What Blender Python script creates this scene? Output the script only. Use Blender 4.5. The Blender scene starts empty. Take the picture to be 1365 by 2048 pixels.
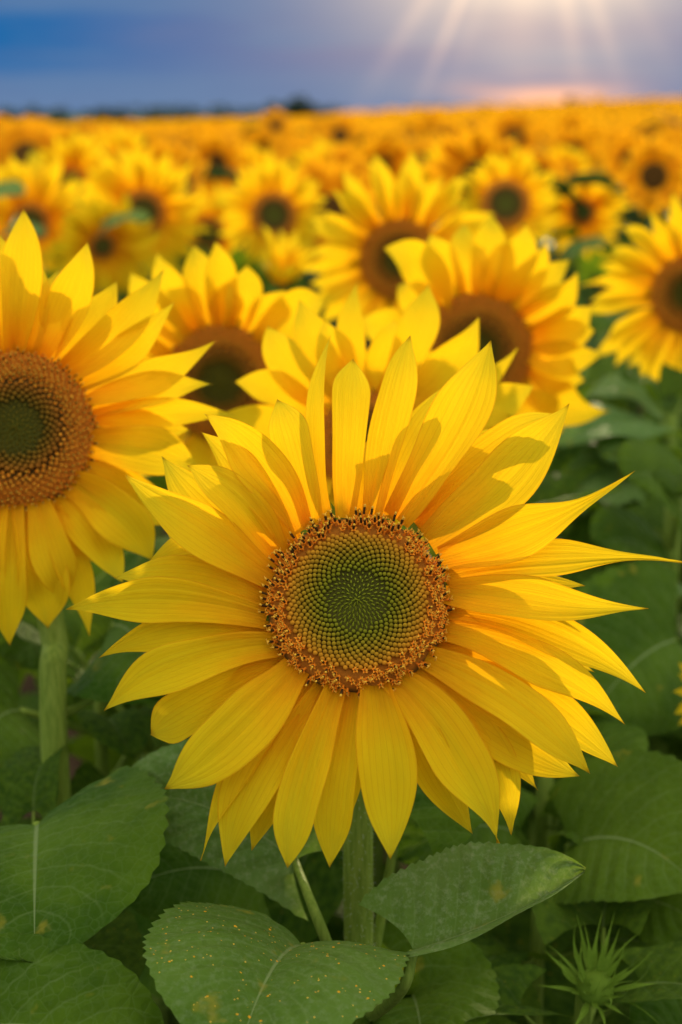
import bpy, math, random
import numpy as np
from mathutils import Vector, Matrix

random.seed(7); rng = np.random.default_rng(7)
SC = bpy.context.scene; COL = SC.collection
R = math.radians

# ------------------------------------------------------------------ camera
CAM_Z = 1.5; PITCH = 15.64; FPX = 2844.0
cam_d = bpy.data.cameras.new('camera'); cam = bpy.data.objects.new('camera', cam_d); COL.objects.link(cam)
cam.location = (0, 0, CAM_Z); cam.rotation_euler = (R(90 - PITCH), 0, 0)
cam_d.sensor_fit = 'VERTICAL'; cam_d.sensor_height = 36; cam_d.sensor_width = 24; cam_d.lens = 50
cam_d.clip_start = 0.05; cam_d.clip_end = 6000
cam_d.dof.use_dof = True; cam_d.dof.focus_distance = 0.79; cam_d.dof.aperture_fstop = 5.2
SC.camera = cam

# ------------------------------------------------------------------ light
SUN_EL, SUN_AZ = R(13.5), R(11.5)         # azimuth clockwise from +Y
SUN = Vector((math.sin(SUN_AZ) * math.cos(SUN_EL), math.cos(SUN_AZ) * math.cos(SUN_EL), math.sin(SUN_EL)))
sun_d = bpy.data.lights.new('sun', 'SUN'); sun = bpy.data.objects.new('sun', sun_d); COL.objects.link(sun)
sun_d.energy = 2.3; sun_d.angle = R(0.8); sun_d.color = (1.0, 0.79, 0.50)
sun.rotation_euler = (-SUN).to_track_quat('-Z', 'Y').to_euler()
SC.view_settings.view_transform = 'Standard'; SC.view_settings.look = 'None'
SC.view_settings.gamma = 1; SC.view_settings.use_curve_mapping = False
SC.view_settings.exposure = 1.2
SC.cycles.use_denoising = True
SC.cycles.max_bounces = 8; SC.cycles.transmission_bounces = 6; SC.cycles.diffuse_bounces = 5
SC.cycles.caustics_reflective = False; SC.cycles.caustics_refractive = False


class NT:
    """small helper to write node trees"""
    def __init__(s, tree): s.t = tree; s.t.nodes.clear()
    def n(s, typ, **kw):
        nd = s.t.nodes.new(typ)
        ins = kw.pop('ins', {})
        for k, v in kw.items(): setattr(nd, k, v)
        for k, v in ins.items(): s.set(nd, k, v)
        return nd
    def set(s, nd, k, v):
        sock = nd.inputs[k]
        if isinstance(v, bpy.types.NodeSocket): s.t.links.new(v, sock)
        else: sock.default_value = v
    def m(s, op, a, b=0.0, c=0.0, clamp=False):
        nd = s.n('ShaderNodeMath', operation=op, use_clamp=clamp)
        s.set(nd, 0, a); s.set(nd, 1, b)
        if len(nd.inputs) > 2: s.set(nd, 2, c)
        return nd.outputs[0]
    def v(s, op, a, b=(0, 0, 0)):
        nd = s.n('ShaderNodeVectorMath', operation=op); s.set(nd, 0, a); s.set(nd, 1, b)
        return nd.outputs['Value'] if op in ('DOT_PRODUCT', 'LENGTH') else nd.outputs[0]
    def mix(s, f, a, b, blend='MIX'):
        nd = s.n('ShaderNodeMix', data_type='RGBA', blend_type=blend)
        s.set(nd, 0, f); s.set(nd, 6, a if not isinstance(a, tuple) else (*a[:3], 1)); s.set(nd, 7, b if not isinstance(b, tuple) else (*b[:3], 1))
        return nd.outputs[2]
    def ss(s, x, lo, hi, a=0.0, b=1.0):
        nd = s.n('ShaderNodeMapRange', interpolation_type='SMOOTHSTEP')
        for k, val in zip(('Value', 'From Min', 'From Max', 'To Min', 'To Max'), (x, lo, hi, a, b)): s.set(nd, k, val)
        return nd.outputs[0]
    def ramp(s, fac, stops):
        nd = s.n('ShaderNodeValToRGB'); s.set(nd, 0, fac); e = nd.color_ramp.elements
        while len(e) < len(stops): e.new(0.5)
        for el, (p, c) in zip(e, stops): el.position = p; el.color = (*c, 1)
        return nd.outputs[0]
    def noise(s, vec, scale, detail=3, rough=0.55):
        return s.n('ShaderNodeTexNoise', ins={'Vector': vec, 'Scale': scale, 'Detail': detail, 'Roughness': rough}).outputs[0]


world = bpy.data.worlds.new('World'); SC.world = world; world.use_nodes = True
def build_sky():
    t = NT(world.node_tree)
    d = t.v('NORMALIZE', t.n('ShaderNodeTexCoord').outputs['Generated'])
    sep = t.n('ShaderNodeSeparateXYZ', ins={0: d}); z = sep.outputs[2]
    sky = t.n('ShaderNodeTexSky', sky_type='NISHITA', sun_disc=False, sun_elevation=SUN_EL, sun_rotation=SUN_AZ)
    nish = t.v('SCALE', sky.outputs[0]); nish.node.inputs['Scale'].default_value = 0.10
    # the bright gap in the cloud sits a little below and left of the sun itself
    gel, gaz = R(10.5), R(7.2); GAP = Vector((math.sin(gaz) * math.cos(gel), math.cos(gaz) * math.cos(gel), math.sin(gel)))
    ang = t.m('MULTIPLY', t.m('ARCCOSINE', t.m('MINIMUM', t.v('DOT_PRODUCT', d, tuple(GAP)), 0.99999)), 57.2958)
    rt = Vector((math.cos(gaz), -math.sin(gaz), 0)); fw = Vector((math.sin(gaz), math.cos(gaz), 0))
    xa = t.v('DOT_PRODUCT', d, tuple(rt)); ya = t.v('DOT_PRODUCT', d, tuple(fw))
    az = t.m('MULTIPLY', t.m('ARCTAN2', xa, ya), 57.2958)
    el = t.m('MULTIPLY', t.m('ARCSINE', z), 57.2958)
    # streaky cloud noise: stretched along the horizon
    streak = t.noise(t.v('MULTIPLY', d, (3.0, 3.0, 26.0)), 2.2, 4, 0.5)
    puffs = t.noise(t.v('MULTIPLY', d, (2.0, 2.0, 4.0)), 1.6, 5, 0.55)
    # cloud bank low over the field
    azf = t.m('ABSOLUTE', az)
    side = t.ss(t.m('ADD', azf, t.m('MULTIPLY', t.m('SUBTRACT', streak, 0.5), 9.0)), 4.0, 21.0)
    bank = t.mix(side, (0.088, 0.095, 0.160), (0.003, 0.060, 0.170))
    low = t.ss(t.m('ADD', el, t.m('MULTIPLY', t.m('SUBTRACT', streak, 0.5), 1.6)), 0.1, 2.6, 1.0, 0.0)
    bank = t.mix(t.m('MULTIPLY', low, 0.75), bank, (0.062, 0.100, 0.180))
    bank = t.mix(t.ss(streak, 0.40, 0.62, 0.0, 0.55), bank, (0.072, 0.108, 0.175))
    fine = t.noise(t.v('MULTIPLY', d, (9.0, 9.0, 110.0)), 2.0, 5, 0.6)
    bank = t.mix(t.ss(fine, 0.45, 0.75, 0.0, 0.35), bank, (0.050, 0.080, 0.160))
    # high sky: sunlit broken cloud over the clear-sky blue
    hi = t.mix(t.ss(puffs, 0.36, 0.60), nish, (1.04, 0.97, 0.86))
    col = t.mix(t.ss(el, 6.0, 15.0), bank, hi)
    # glow of the sun behind the cloud edge
    def gauss(x, w): return t.m('EXPONENT', t.m('MULTIPLY', t.m('POWER', t.m('ABSOLUTE', t.m('DIVIDE', x, w)), 2.0), -1.0))
    def add(c, f, rgb):
        nd = t.n('ShaderNodeMix', data_type='RGBA', blend_type='ADD'); t.set(nd, 0, f); t.set(nd, 6, c); t.set(nd, 7, (*rgb, 1))
        return nd.outputs[2]
    g = gauss(ang, 5.9)
    g = t.m('MULTIPLY', g, t.ss(streak, 0.25, 0.7, 0.75, 1.15))
    col = t.mix(t.m('MINIMUM', t.m('MULTIPLY', g, 1.15), 1.0), col, (0.78, 0.60, 0.40))
    col = add(col, t.m('MINIMUM', gauss(ang, 8.5), 1.0), (0.075, 0.035, 0.0))
    # warm-lit cloud lip just over the flowers, below the sun
    lip = t.m('MULTIPLY', gauss(t.m('ADD', az, -0.6), 2.6), gauss(t.m('ADD', el, t.m('MULTIPLY', streak, -1.7)), 0.42))
    col = t.mix(t.m('MULTIPLY', lip, 0.95), col, (0.56, 0.28, 0.16))
    # sunbeams fanning down out of the cloud
    up = rt.cross(fw) * math.cos(gel) - fw * math.sin(gel)
    yy = t.m('MULTIPLY', t.v('DOT_PRODUCT', d, tuple(up)), -1.0)
    q = t.m('DIVIDE', xa, t.m('MAXIMUM', yy, 0.005))
    rays = None
    for q0, w, a in ((-0.42, 0.024, 0.40), (-0.64, 0.050, 0.20), (0.20, 0.040, 0.22), (0.37, 0.035, 0.20), (-0.05, 0.10, 0.12), (0.60, 0.05, 0.06), (-0.30, 0.03, 0.08)):
        r_ = t.m('MULTIPLY', gauss(t.m('SUBTRACT', q, q0), w), a)
        rays = r_ if rays is None else t.m('ADD', rays, r_)
    fade = t.m('MULTIPLY', t.ss(yy, 0.04, 0.075), t.ss(yy, 0.10, 0.178, 1.0, 0.12))
    col = add(col, t.m('MINIMUM', t.m('MULTIPLY', rays, fade), 1.0), (0.42, 0.24, 0.10))
    bg = t.n('ShaderNodeBackground', ins={'Color': col, 'Strength': 1.0})
    t.n('ShaderNodeOutputWorld', ins={'Surface': bg.outputs[0]})
build_sky()

# ------------------------------------------------------------------ geometry helpers
FWD = np.array([0, math.cos(R(PITCH)), -math.sin(R(PITCH))]); UPV = np.array([0, math.sin(R(PITCH)), math.cos(R(PITCH))])
RGT = np.array([1.0, 0, 0]); EYE = np.array([0, 0, CAM_Z])
def ray(px, py): return (px - 682.5) / FPX * RGT + (1024 - py) / FPX * UPV + FWD
def P(px, py, d): return EYE + d * ray(px, py)          # photo pixel + depth -> the place in metres
def unit(a): a = np.asarray(a, float); return a / (np.linalg.norm(a) + 1e-12)
def sstep(a, b, x): x = np.clip((x - a) / (b - a), 0, 1); return x * x * (3 - 2 * x)

def ground_z(x, y):
    x = np.asarray(x, float); y = np.asarray(y, float)
    rise = np.where(x > 0, 0.044 * sstep(8, 60, y), 0.033 * sstep(4, 30, y)) * np.clip(x, -45, 32) * (1 - sstep(120, 260, y))
    return rise - 2.2 * sstep(120, 300, y)

def mesh(name, verts, faces, mats=(), uv=None, col=None, mi=None, smooth=True):
    me = bpy.data.meshes.new(name)
    me.from_pydata([tuple(v) for v in verts], [], [tuple(f) for f in faces])
    for m in mats: me.materials.append(m)
    if mi is not None: me.polygons.foreach_set('material_index', np.asarray(mi, np.int32))
    if smooth: me.polygons.foreach_set('use_smooth', np.ones(len(me.polygons), bool))
    li = np.empty(len(me.loops), np.int32); me.loops.foreach_get('vertex_index', li)
    if uv is not None:
        l = me.uv_layers.new(name='UVMap'); l.data.foreach_set('uv', np.asarray(uv, np.float32)[li].ravel())
    if col is not None:
        c = me.color_attributes.new('pigment', 'FLOAT_COLOR', 'POINT')
        cc = np.ones((len(verts), 4), np.float32); cc[:, :3] = col; c.data.foreach_set('color', cc.ravel())
    me.update(); return me

def obj(name, data, parent=None, mat=None, **props):
    o = bpy.data.objects.new(name, data); COL.objects.link(o)
    if parent is not None: o.parent = parent
    if mat is not None: o.matrix_basis = mat
    for k, v in props.items(): o[k] = v
    return o
def thing(name, loc, label, cat, group=None):
    o = bpy.data.objects.new(name, None); COL.objects.link(o); o.location = loc; o.empty_display_size = 0.05
    o['label'] = label; o['category'] = cat
    if group: o['group'] = group
    return o
def T(v): return Matrix.Translation(Vector(tuple(float(c) for c in v)))
def frame(ex, ey, ez, loc):
    m = Matrix.Identity(4)
    for i in range(3):
        m[i][0] = ex[i]; m[i][1] = ey[i]; m[i][2] = ez[i]; m[i][3] = loc[i]
    return m

def grid_faces(nu, nv, off=0):
    return [(off + i * nv + j, off + i * nv + j + 1, off + (i + 1) * nv + j + 1, off + (i + 1) * nv + j) for i in range(nu - 1) for j in range(nv - 1)]

def bez(b, m, t, u):
    """quadratic curve through b, m (at half way), t"""
    c = 2 * m - 0.5 * (b + t); u = np.asarray(u)[:, None]
    return (1 - u) ** 2 * b + 2 * u * (1 - u) * c + u ** 2 * t

def smooth_path(pts, n):
    pts = np.asarray(pts, float); k = len(pts); out = []
    ext = np.vstack([2 * pts[0] - pts[1], pts, 2 * pts[-1] - pts[-2]])
    for s in np.linspace(0, k - 1, n):
        i = min(int(s), k - 2); f = s - i; a, b, c, d = ext[i:i + 4]
        out.append(0.5 * (2 * b + (c - a) * f + (2 * a - 5 * b + 4 * c - d) * f * f + (3 * b - a - 3 * c + d) * f ** 3))
    return np.array(out)

def tube(path, rad, sides=10, lump=0.0, seed=0):
    path = np.asarray(path, float); n = len(path); rad = np.broadcast_to(rad, (n,)) if np.ndim(rad) == 0 else np.asarray(rad)
    tan = np.gradient(path, axis=0); vs = []; uv = []
    ref = np.array([0.3, 0.9, 0.1]); rg = np.random.default_rng(seed); ph = rg.uniform(0, 6, 4)
    x = None
    for i in range(n):
        tt = unit(tan[i]); x = unit(np.cross(tt, ref)) if x is None else unit(x - tt * np.dot(x, tt)); y = np.cross(tt, x)
        for j in range(sides):
            a = 2 * math.pi * j / sides
            r = rad[i] * (1 + lump * (0.5 * math.sin(3 * a + ph[0]) + 0.5 * math.sin(2 * a + i * 0.9 + ph[1])))
            vs.append(path[i] + r * (math.cos(a) * x + math.sin(a) * y)); uv.append((i / (n - 1), j / sides))
    fs = [(i * sides + j, i * sides + (j + 1) % sides, (i + 1) * sides + (j + 1) % sides, (i + 1) * sides + j) for i in range(n - 1) for j in range(sides)]
    fs.append(tuple(range(sides))[::-1]); fs.append(tuple((n - 1) * sides + j for j in range(sides)))
    return np.array(vs), fs, np.array(uv)

def scatter(bv, bf, mats4, col=None):
    """many copies of a small shape joined into one mesh: bv verts, bf faces, mats4 (k,3,4)"""
    bv = np.asarray(bv, float); k = len(mats4); M = np.asarray(mats4)
    V = np.einsum('kij,vj->kvi', M[:, :, :3], bv) + M[:, None, :, 3]
    F = []
    for q in range(k):
        o = q * len(bv); F.extend([tuple(o + i for i in f) for f in bf])
    C = None if col is None else np.repeat(np.asarray(col), len(bv), axis=0)
    return V.reshape(-1, 3), F, C

def lathe(prof, sides=6):
    vs = []; fs = []
    for z, r in prof:
        for j in range(sides):
            a = 2 * math.pi * j / sides; vs.append((r * math.cos(a), r * math.sin(a), z))
    for i in range(len(prof) - 1):
        for j in range(sides): fs.append((i * sides + j, i * sides + (j + 1) % sides, (i + 1) * sides + (j + 1) % sides, (i + 1) * sides + j))
    fs.append(tuple((len(prof) - 1) * sides + j for j in range(sides)))
    return np.array(vs), fs

# ------------------------------------------------------------------ materials
def material(name):
    m = bpy.data.materials.new(name); m.use_nodes = True; return m, NT(m.node_tree)
def leafy(t, col, trans_col, mixf, rough, bump=None, spec=0.3, sheen=0.0):
    p = t.n('ShaderNodeBsdfPrincipled', ins={'Base Color': col, 'Roughness': rough, 'Specular IOR Level': spec, 'Sheen Weight': sheen, 'Sheen Roughness': 0.5})
    tr = t.n('ShaderNodeBsdfTranslucent', ins={'Color': trans_col})
    if bump is not None:
        t.set(p, 'Normal', bump); t.set(tr, 'Normal', bump)
    mx = t.n('ShaderNodeMixShader', ins={0: mixf, 1: p.outputs[0], 2: tr.outputs[0]})
    t.n('ShaderNodeOutputMaterial', ins={'Surface': mx.outputs[0]})

def petal_material():
    m, t = material('ray_petal')
    uv = t.n('ShaderNodeUVMap').outputs[0]; s = t.n('ShaderNodeSeparateXYZ', ins={0: uv}); u, v = s.outputs[0], s.outputs[1]
    rnd = t.n('ShaderNodeObjectInfo').outputs['Random']
    off = t.n('ShaderNodeCombineXYZ', ins={0: t.m('MULTIPLY', rnd, 13.0), 1: t.m('MULTIPLY', rnd, 37.0), 2: 0.0}).outputs[0]
    base = t.v('ADD', uv, off)
    stri = t.noise(t.v('MULTIPLY', base, (1.2, 26.0, 1.0)), 2.0, 4, 0.6)
    blot = t.noise(t.v('MULTIPLY', base, (2.0, 1.2, 1.0)), 2.0, 2)
    uu = t.m('ADD', u, t.m('MULTIPLY', t.m('SUBTRACT', blot, 0.5), 0.35))
    c = t.ramp(uu, [(0.0, (0.72, 0.28, 0.003)), (0.18, (0.84, 0.47, 0.004)), (0.42, (0.84, 0.60, 0.006)), (0.75, (0.80, 0.64, 0.009)), (1.0, (0.62, 0.56, 0.015))])
    c = t.mix(t.ss(stri, 0.35, 0.72, 0.0, 0.20), c, (0.66, 0.33, 0.004))
    vein = t.m('PINGPONG', t.m('MULTIPLY', v, 9.0), 0.5)
    c = t.mix(t.m('MULTIPLY', t.ss(vein, 0.0, 0.12, 1.0, 0.0), 0.30), c, (0.58, 0.30, 0.004))
    c = t.mix(t.m('MULTIPLY', rnd, 0.16), c, (0.80, 0.60, 0.012))
    edge = t.m('ABSOLUTE', t.m('SUBTRACT', v, 0.5))
    c = t.mix(t.ss(edge, 0.465, 0.5, 0.0, 0.45), c, (0.62, 0.25, 0.004))
    c = t.mix(t.ss(u, 0.955, 1.0, 0.0, 0.6), c, (0.36, 0.17, 0.01))
    spots = t.noise(t.v('MULTIPLY', base, (9.0, 5.0, 1.0)), 9.0, 2)
    c = t.mix(t.ss(spots, 0.70, 0.78, 0.0, 0.35), c, (0.55, 0.27, 0.006))
    b = t.n('ShaderNodeBump', ins={'Strength': 0.4, 'Distance': 0.002, 'Height': t.m('ADD', stri, t.m('MULTIPLY', vein, 0.6))}).outputs[0]
    tc = t.mix(1.0, c, (1.04, 0.88, 0.8), 'MULTIPLY')      # light that has gone through a petal comes out more orange
    leafy(t, c, tc, 0.52, 0.7, b, 0.07, 0.0)
    return m

def leaf_material(name, dark, light, specks=False, dusty=0.10):
    m, t = material(name)
    uv = t.n('ShaderNodeUVMap').outputs[0]; s = t.n('ShaderNodeSeparateXYZ', ins={0: uv}); u, v = s.outputs[0], s.outputs[1]
    oc = t.n('ShaderNodeTexCoord').outputs['Object']
    rnd = t.n('ShaderNodeObjectInfo').outputs['Random']
    av = t.m('ABSOLUTE', t.m('MULTIPLY', t.m('SUBTRACT', v, 0.5), 2.0))
    wob = t.noise(oc, 30.0, 2)
    lat = t.m('PINGPONG', t.m('ADD', t.m('MULTIPLY', t.m('SUBTRACT', u, t.m('MULTIPLY', av, 0.30)), 8.0), t.m('MULTIPLY', wob, 0.35)), 0.5)
    latm = t.m('MULTIPLY', t.ss(lat, 0.0, 0.075, 1.0, 0.0), t.ss(av, 0.55, 1.0, 0.8, 0.1))
    net = t.n('ShaderNodeTexVoronoi', feature='DISTANCE_TO_EDGE', ins={'Vector': oc, 'Scale': 130.0}).outputs['Distance']
    netm = t.ss(net, 0.0, 0.10, 1.0, 0.0)
    mid = t.ss(t.m('DIVIDE', av, t.m('MAXIMUM', t.m('SUBTRACT', 1.15, u), 0.1)), 0.008, 0.028, 1.0, 0.0)
    n1 = t.noise(oc, 14.0, 4); n2 = t.noise(oc, 240.0, 4, 0.65)
    c = t.mix(t.ss(n1, 0.3, 0.7), dark, light)
    c = t.mix(t.m('MULTIPLY', rnd, 0.35), c, (0.085, 0.130, 0.006))
    c = t.mix(t.ss(n2, 0.45, 0.75, 0.0, dusty), c, (0.30, 0.36, 0.22))
    c = t.mix(t.m('MULTIPLY', netm, 0.10), c, (0.16, 0.24, 0.08))
    c = t.mix(t.m('MULTIPLY', latm, 0.18), c, (0.20, 0.28, 0.10))
    c = t.mix(t.m('MULTIPLY', mid, 0.5), c, (0.24, 0.32, 0.13))
    blem = t.noise(t.v('ADD', oc, (3.1, 1.7, 0.4)), 38.0, 3)
    c = t.mix(t.ss(blem, 0.63, 0.74, 0.0, 0.6), c, (0.24, 0.22, 0.02))
    back = t.n('ShaderNodeNewGeometry').outputs['Backfacing']
    c = t.mix(t.m('MULTIPLY', back, 0.6), c, (0.13, 0.23, 0.022))  # lighter underside; its stronger green imitates light shining through from behind
    if specks:
        for sc_, th, rgb in ((330.0, 0.14, (0.66, 0.32, 0.01)), (560.0, 0.15, (0.60, 0.40, 0.05))):
            vo = t.n('ShaderNodeTexVoronoi', ins={'Vector': oc, 'Scale': sc_, 'Randomness': 1.0})
            cell = t.n('ShaderNodeSeparateXYZ', ins={0: vo.outputs['Color']}).outputs[0]
            dsp = t.m('MULTIPLY', t.m('LESS_THAN', vo.outputs['Distance'], t.m('MULTIPLY', cell, th * 1.9)), t.m('GREATER_THAN', cell, t.ss(t.noise(oc, 45.0, 3), 0.38, 0.68, 0.99, 0.84)))
            c = t.mix(dsp, c, rgb)
    h = t.m('ADD', t.m('ADD', t.m('MULTIPLY', lat, 1.0), t.m('MULTIPLY', net, 0.5)), t.m('MULTIPLY', n2, 0.12))
    b = t.n('ShaderNodeBump', ins={'Strength': 0.75, 'Distance': 0.003, 'Height': h}).outputs[0]
    tc = t.mix(1.0, c, (1.9, 1.75, 0.7), 'MULTIPLY')
    leafy(t, c, tc, 0.30, 0.66, b, 0.06, 0.0)
    return m

def pigment_material(name, rough=0.6, mult=(1, 1, 1), trans=0.0):
    m, t = material(name)
    c = t.n('ShaderNodeAttribute', attribute_name='pigment').outputs[0]
    oc = t.n('ShaderNodeTexCoord').outputs['Object']
    c = t.mix(t.ss(t.noise(oc, 700.0, 2), 0.3, 0.7, 0.0, 0.25), c, (0.10, 0.045, 0.006))
    if trans: leafy(t, c, c, trans, rough)
    else:
        p = t.n('ShaderNodeBsdfPrincipled', ins={'Base Color': c, 'Roughness': 0.8, 'Specular IOR Level': 0.04})
        t.n('ShaderNodeOutputMaterial', ins={'Surface': p.outputs[0]})
    return m

def plain_material(name, c1, c2, scale, rough=0.6, trans=0.0, bump=0.3, dist=0.001, stretch=(1, 1, 1), spec=0.06):
    m, t = material(name)
    oc = t.v('MULTIPLY', t.n('ShaderNodeTexCoord').outputs['Object'], stretch)
    n = t.noise(oc, scale, 4)
    c = t.mix(t.ss(n, 0.3, 0.7), c1, c2)
    b = t.n('ShaderNodeBump', ins={'Strength': bump, 'Distance': dist, 'Height': n}).outputs[0]
    leafy(t, c, c, trans, rough, b, spec)
    return m

def disc_material():
    m, t = material('disc')
    uv = t.n('ShaderNodeUVMap').outputs[0]; s = t.n('ShaderNodeSeparateXYZ', ins={0: uv}); u = s.outputs[0]
    oc = t.n('ShaderNodeTexCoord').outputs['Object']
    c = t.ramp(u, [(0.0, (0.130, 0.155, 0.010)), (0.38, (0.110, 0.100, 0.008)), (0.60, (0.105, 0.060, 0.007)), (0.76, (0.72, 0.24, 0.014)), (0.95, (0.78, 0.27, 0.016)), (1.0, (0.10, 0.10, 0.015))])
    vo = t.n('ShaderNodeTexVoronoi', ins={'Vector': oc, 'Scale': 260.0}).outputs['Distance']
    c = t.mix(t.ss(vo, 0.25, 0.7, 0.0, 0.25), c, (0.060, 0.026, 0.005))
    b = t.n('ShaderNodeBump', invert=True, ins={'Strength': 0.8, 'Distance': 0.002, 'Height': vo}).outputs[0]
    p = t.n('ShaderNodeBsdfPrincipled', ins={'Base Color': c, 'Roughness': 0.8, 'Specular IOR Level': 0.2, 'Normal': b})
    t.n('ShaderNodeOutputMaterial', ins={'Surface': p.outputs[0]})
    return m

M_PETAL = petal_material()
M_LEAF = leaf_material('leaf', (0.022, 0.068, 0.003), (0.070, 0.140, 0.007), False, 0.04)
M_LEAF_SPECK = leaf_material('leaf_with_pollen', (0.050, 0.125, 0.014), (0.092, 0.185, 0.030), True, 0.16)
M_LEAF_PALE = leaf_material('leaf_pale', (0.070, 0.150, 0.026), (0.125, 0.220, 0.058), False, 0.30)
M_DISC = disc_material()
M_FLORET = pigment_material('florets', 0.55)
M_STEM = plain_material('stem', (0.120, 0.190, 0.022), (0.190, 0.270, 0.040), 60.0, 0.55, 0.06, 0.4, 0.001, (6, 6, 0.8))
M_BRACT = plain_material('bract', (0.110, 0.200, 0.014), (0.165, 0.270, 0.030), 60.0, 0.6, 0.3)
M_HAIR = plain_material('plant_hair', (0.55, 0.60, 0.45), (0.65, 0.70, 0.55), 50.0, 0.5, 0.5)
M_FIELD_PETAL = plain_material('field_petal', (0.66, 0.29, 0.004), (0.80, 0.41, 0.006), 40.0, 0.6, 0.5, 0.0)
M_FIELD_DISC = plain_material('field_disc', (0.060, 0.028, 0.006), (0.110, 0.050, 0.008), 90.0, 0.8)
M_FIELD_LEAF = plain_material('field_leaf', (0.030, 0.070, 0.012), (0.060, 0.115, 0.022), 12.0, 0.55, 0.25, 0.0)

# ------------------------------------------------------------------ the setting
def soil():
    m, t = material('soil')
    oc = t.n('ShaderNodeTexCoord').outputs['Object']
    n = t.noise(oc, 9.0, 6, 0.65); far = t.ss(t.n('ShaderNodeSeparateXYZ', ins={0: oc}).outputs[1], 115.0, 150.0)
    c = t.mix(t.ss(n, 0.3, 0.7), (0.030, 0.020, 0.012), (0.085, 0.058, 0.034))
    c = t.mix(far, c, t.mix(t.ss(t.noise(oc, 0.05, 3), 0.4, 0.6), (0.030, 0.060, 0.014), (0.050, 0.085, 0.020)))
    b = t.n('ShaderNodeBump', ins={'Strength': 0.9, 'Distance': 0.05, 'Height': n}).outputs[0]
    p = t.n('ShaderNodeBsdfPrincipled', ins={'Base Color': c, 'Roughness': 0.95, 'Specular IOR Level': 0.0, 'Normal': b})
    t.n('ShaderNodeOutputMaterial', ins={'Surface': p.outputs[0]}); return m
def signed_steps(mx, n): s = np.linspace(-1, 1, n); return np.sign(s) * np.abs(s) ** 2.6 * mx
gx = signed_steps(2500, 90); gy = np.concatenate([[-2500, -800, -200, -60, -15, -5], np.linspace(0, 1, 90) ** 2.4 * 4500])
GX, GY = np.meshgrid(gx, gy, indexing='ij'); GZ = ground_z(GX, GY)
obj('ground', mesh('ground', np.stack([GX, GY, GZ], -1).reshape(-1, 3), [f[::-1] for f in grid_faces(len(gx), len(gy))], [soil()]), kind='structure')

# ------------------------------------------------------------------ petals
def width_profile(t, tm, p, base=0.50):
    a = base + (1 - base) * np.sin(np.clip(t / tm, 0, 1) * math.pi / 2) ** 1.2
    x = np.clip((t - tm) / (1 - tm), 0, 1)
    if p >= 1: b = 1 - x ** p
    elif p < .5: b = (1 - x ** 4) * (0.17 + 0.83 * np.exp(-(x / 0.43) ** 2))                   # body, then a thin tail
    else: b = (1 - x ** 1.6) * (p + (1 - p) * (1 - x) ** 1.3)     # p<1: long drawn-out tip
    return a * np.clip(b, 0, 1) * (1 - 0.42 * x ** 2.6)

def petal_mesh(B, M, Tp, W, tm=0.5, p=2.0, twist=0.0, cup=0.25, seed=0, nu=26, nv=9, ridge=0.046, up=(0, 0, 1), bend=0.0):
    """a ray petal along the curve B-M-Tp (half width W) with pleats, a cupped section and an uneven edge"""
    rg = np.random.default_rng(seed); t = np.linspace(0, 1, nu); v = np.linspace(-1, 1, nv)
    C = bez(np.asarray(B, float), np.asarray(M, float), np.asarray(Tp, float), t); tan = np.gradient(C, axis=0)
    w = width_profile(t, tm, p) * W
    ph = rg.uniform(0, 6.3, 6); up = np.asarray(up, float)
    vs = []; uv = []
    for i in range(nu):
        tt = unit(tan[i]); s = unit(np.cross(tt, up)); n = np.cross(s, tt)
        a = twist * t[i] ** 1.5 + 0.10 * math.sin(3.0 * t[i] + ph[0])
        s, n = s * math.cos(a) + n * math.sin(a), n * math.cos(a) - s * math.sin(a)
        env = math.sin(math.pi * min(1, t[i] * 1.05)) ** 0.6 if t[i] < 0.95 else 0.3
        for vv in v:
            e = 1 + 0.06 * math.sin(9 * t[i] + ph[1] * (1 if vv > 0 else 2)) * abs(vv)
            lat = w[i] * vv * e
            hgt = cup * w[i] * (vv * vv - 0.35)
            hgt += ridge * W * env * (math.cos(vv * 4.0 * math.pi + ph[2]) + 0.6 * math.cos(vv * 7 * math.pi + ph[3]))
            hgt += 0.17 * W * math.sin(5.0 * t[i] + ph[4]) * vv * env + 0.10 * W * math.sin(11 * t[i] + ph[5]) * vv * abs(vv) * env + 0.14 * W * math.sin(6.5 * t[i] + ph[0]) * env
            hgt -= 0.05 * W * math.exp(-(vv / 0.16) ** 2) * env
            vs.append(C[i] + s * lat + n * hgt); uv.append((t[i], (vv + 1) / 2))
    return np.array(vs), grid_faces(nu, nv), np.array(uv)

def generic_petals(n, nu, nv):
    out = []
    for k in range(n):
        rg = np.random.default_rng(100 + k)
        bow = rg.uniform(-0.09, 0.09); lift = rg.uniform(-0.02, 0.12); tz = rg.uniform(-0.18, 0.16)
        pp = rg.choice([1.6, 2.0, 2.6, 0.45]); tw = rg.uniform(-0.8, 0.8)
        v, f, uv = petal_mesh((0, 0, 0), (bow, 0.5, lift), (rg.uniform(-0.06, 0.06), 1, tz), rg.uniform(0.105, 0.165), rg.uniform(0.42, 0.6), pp, tw, 0.3, k, nu, nv)
        out.append(mesh('ray_petal', v, f, [M_PETAL], uv))
    return out
PETALS = generic_petals(12, 14, 7)

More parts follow.
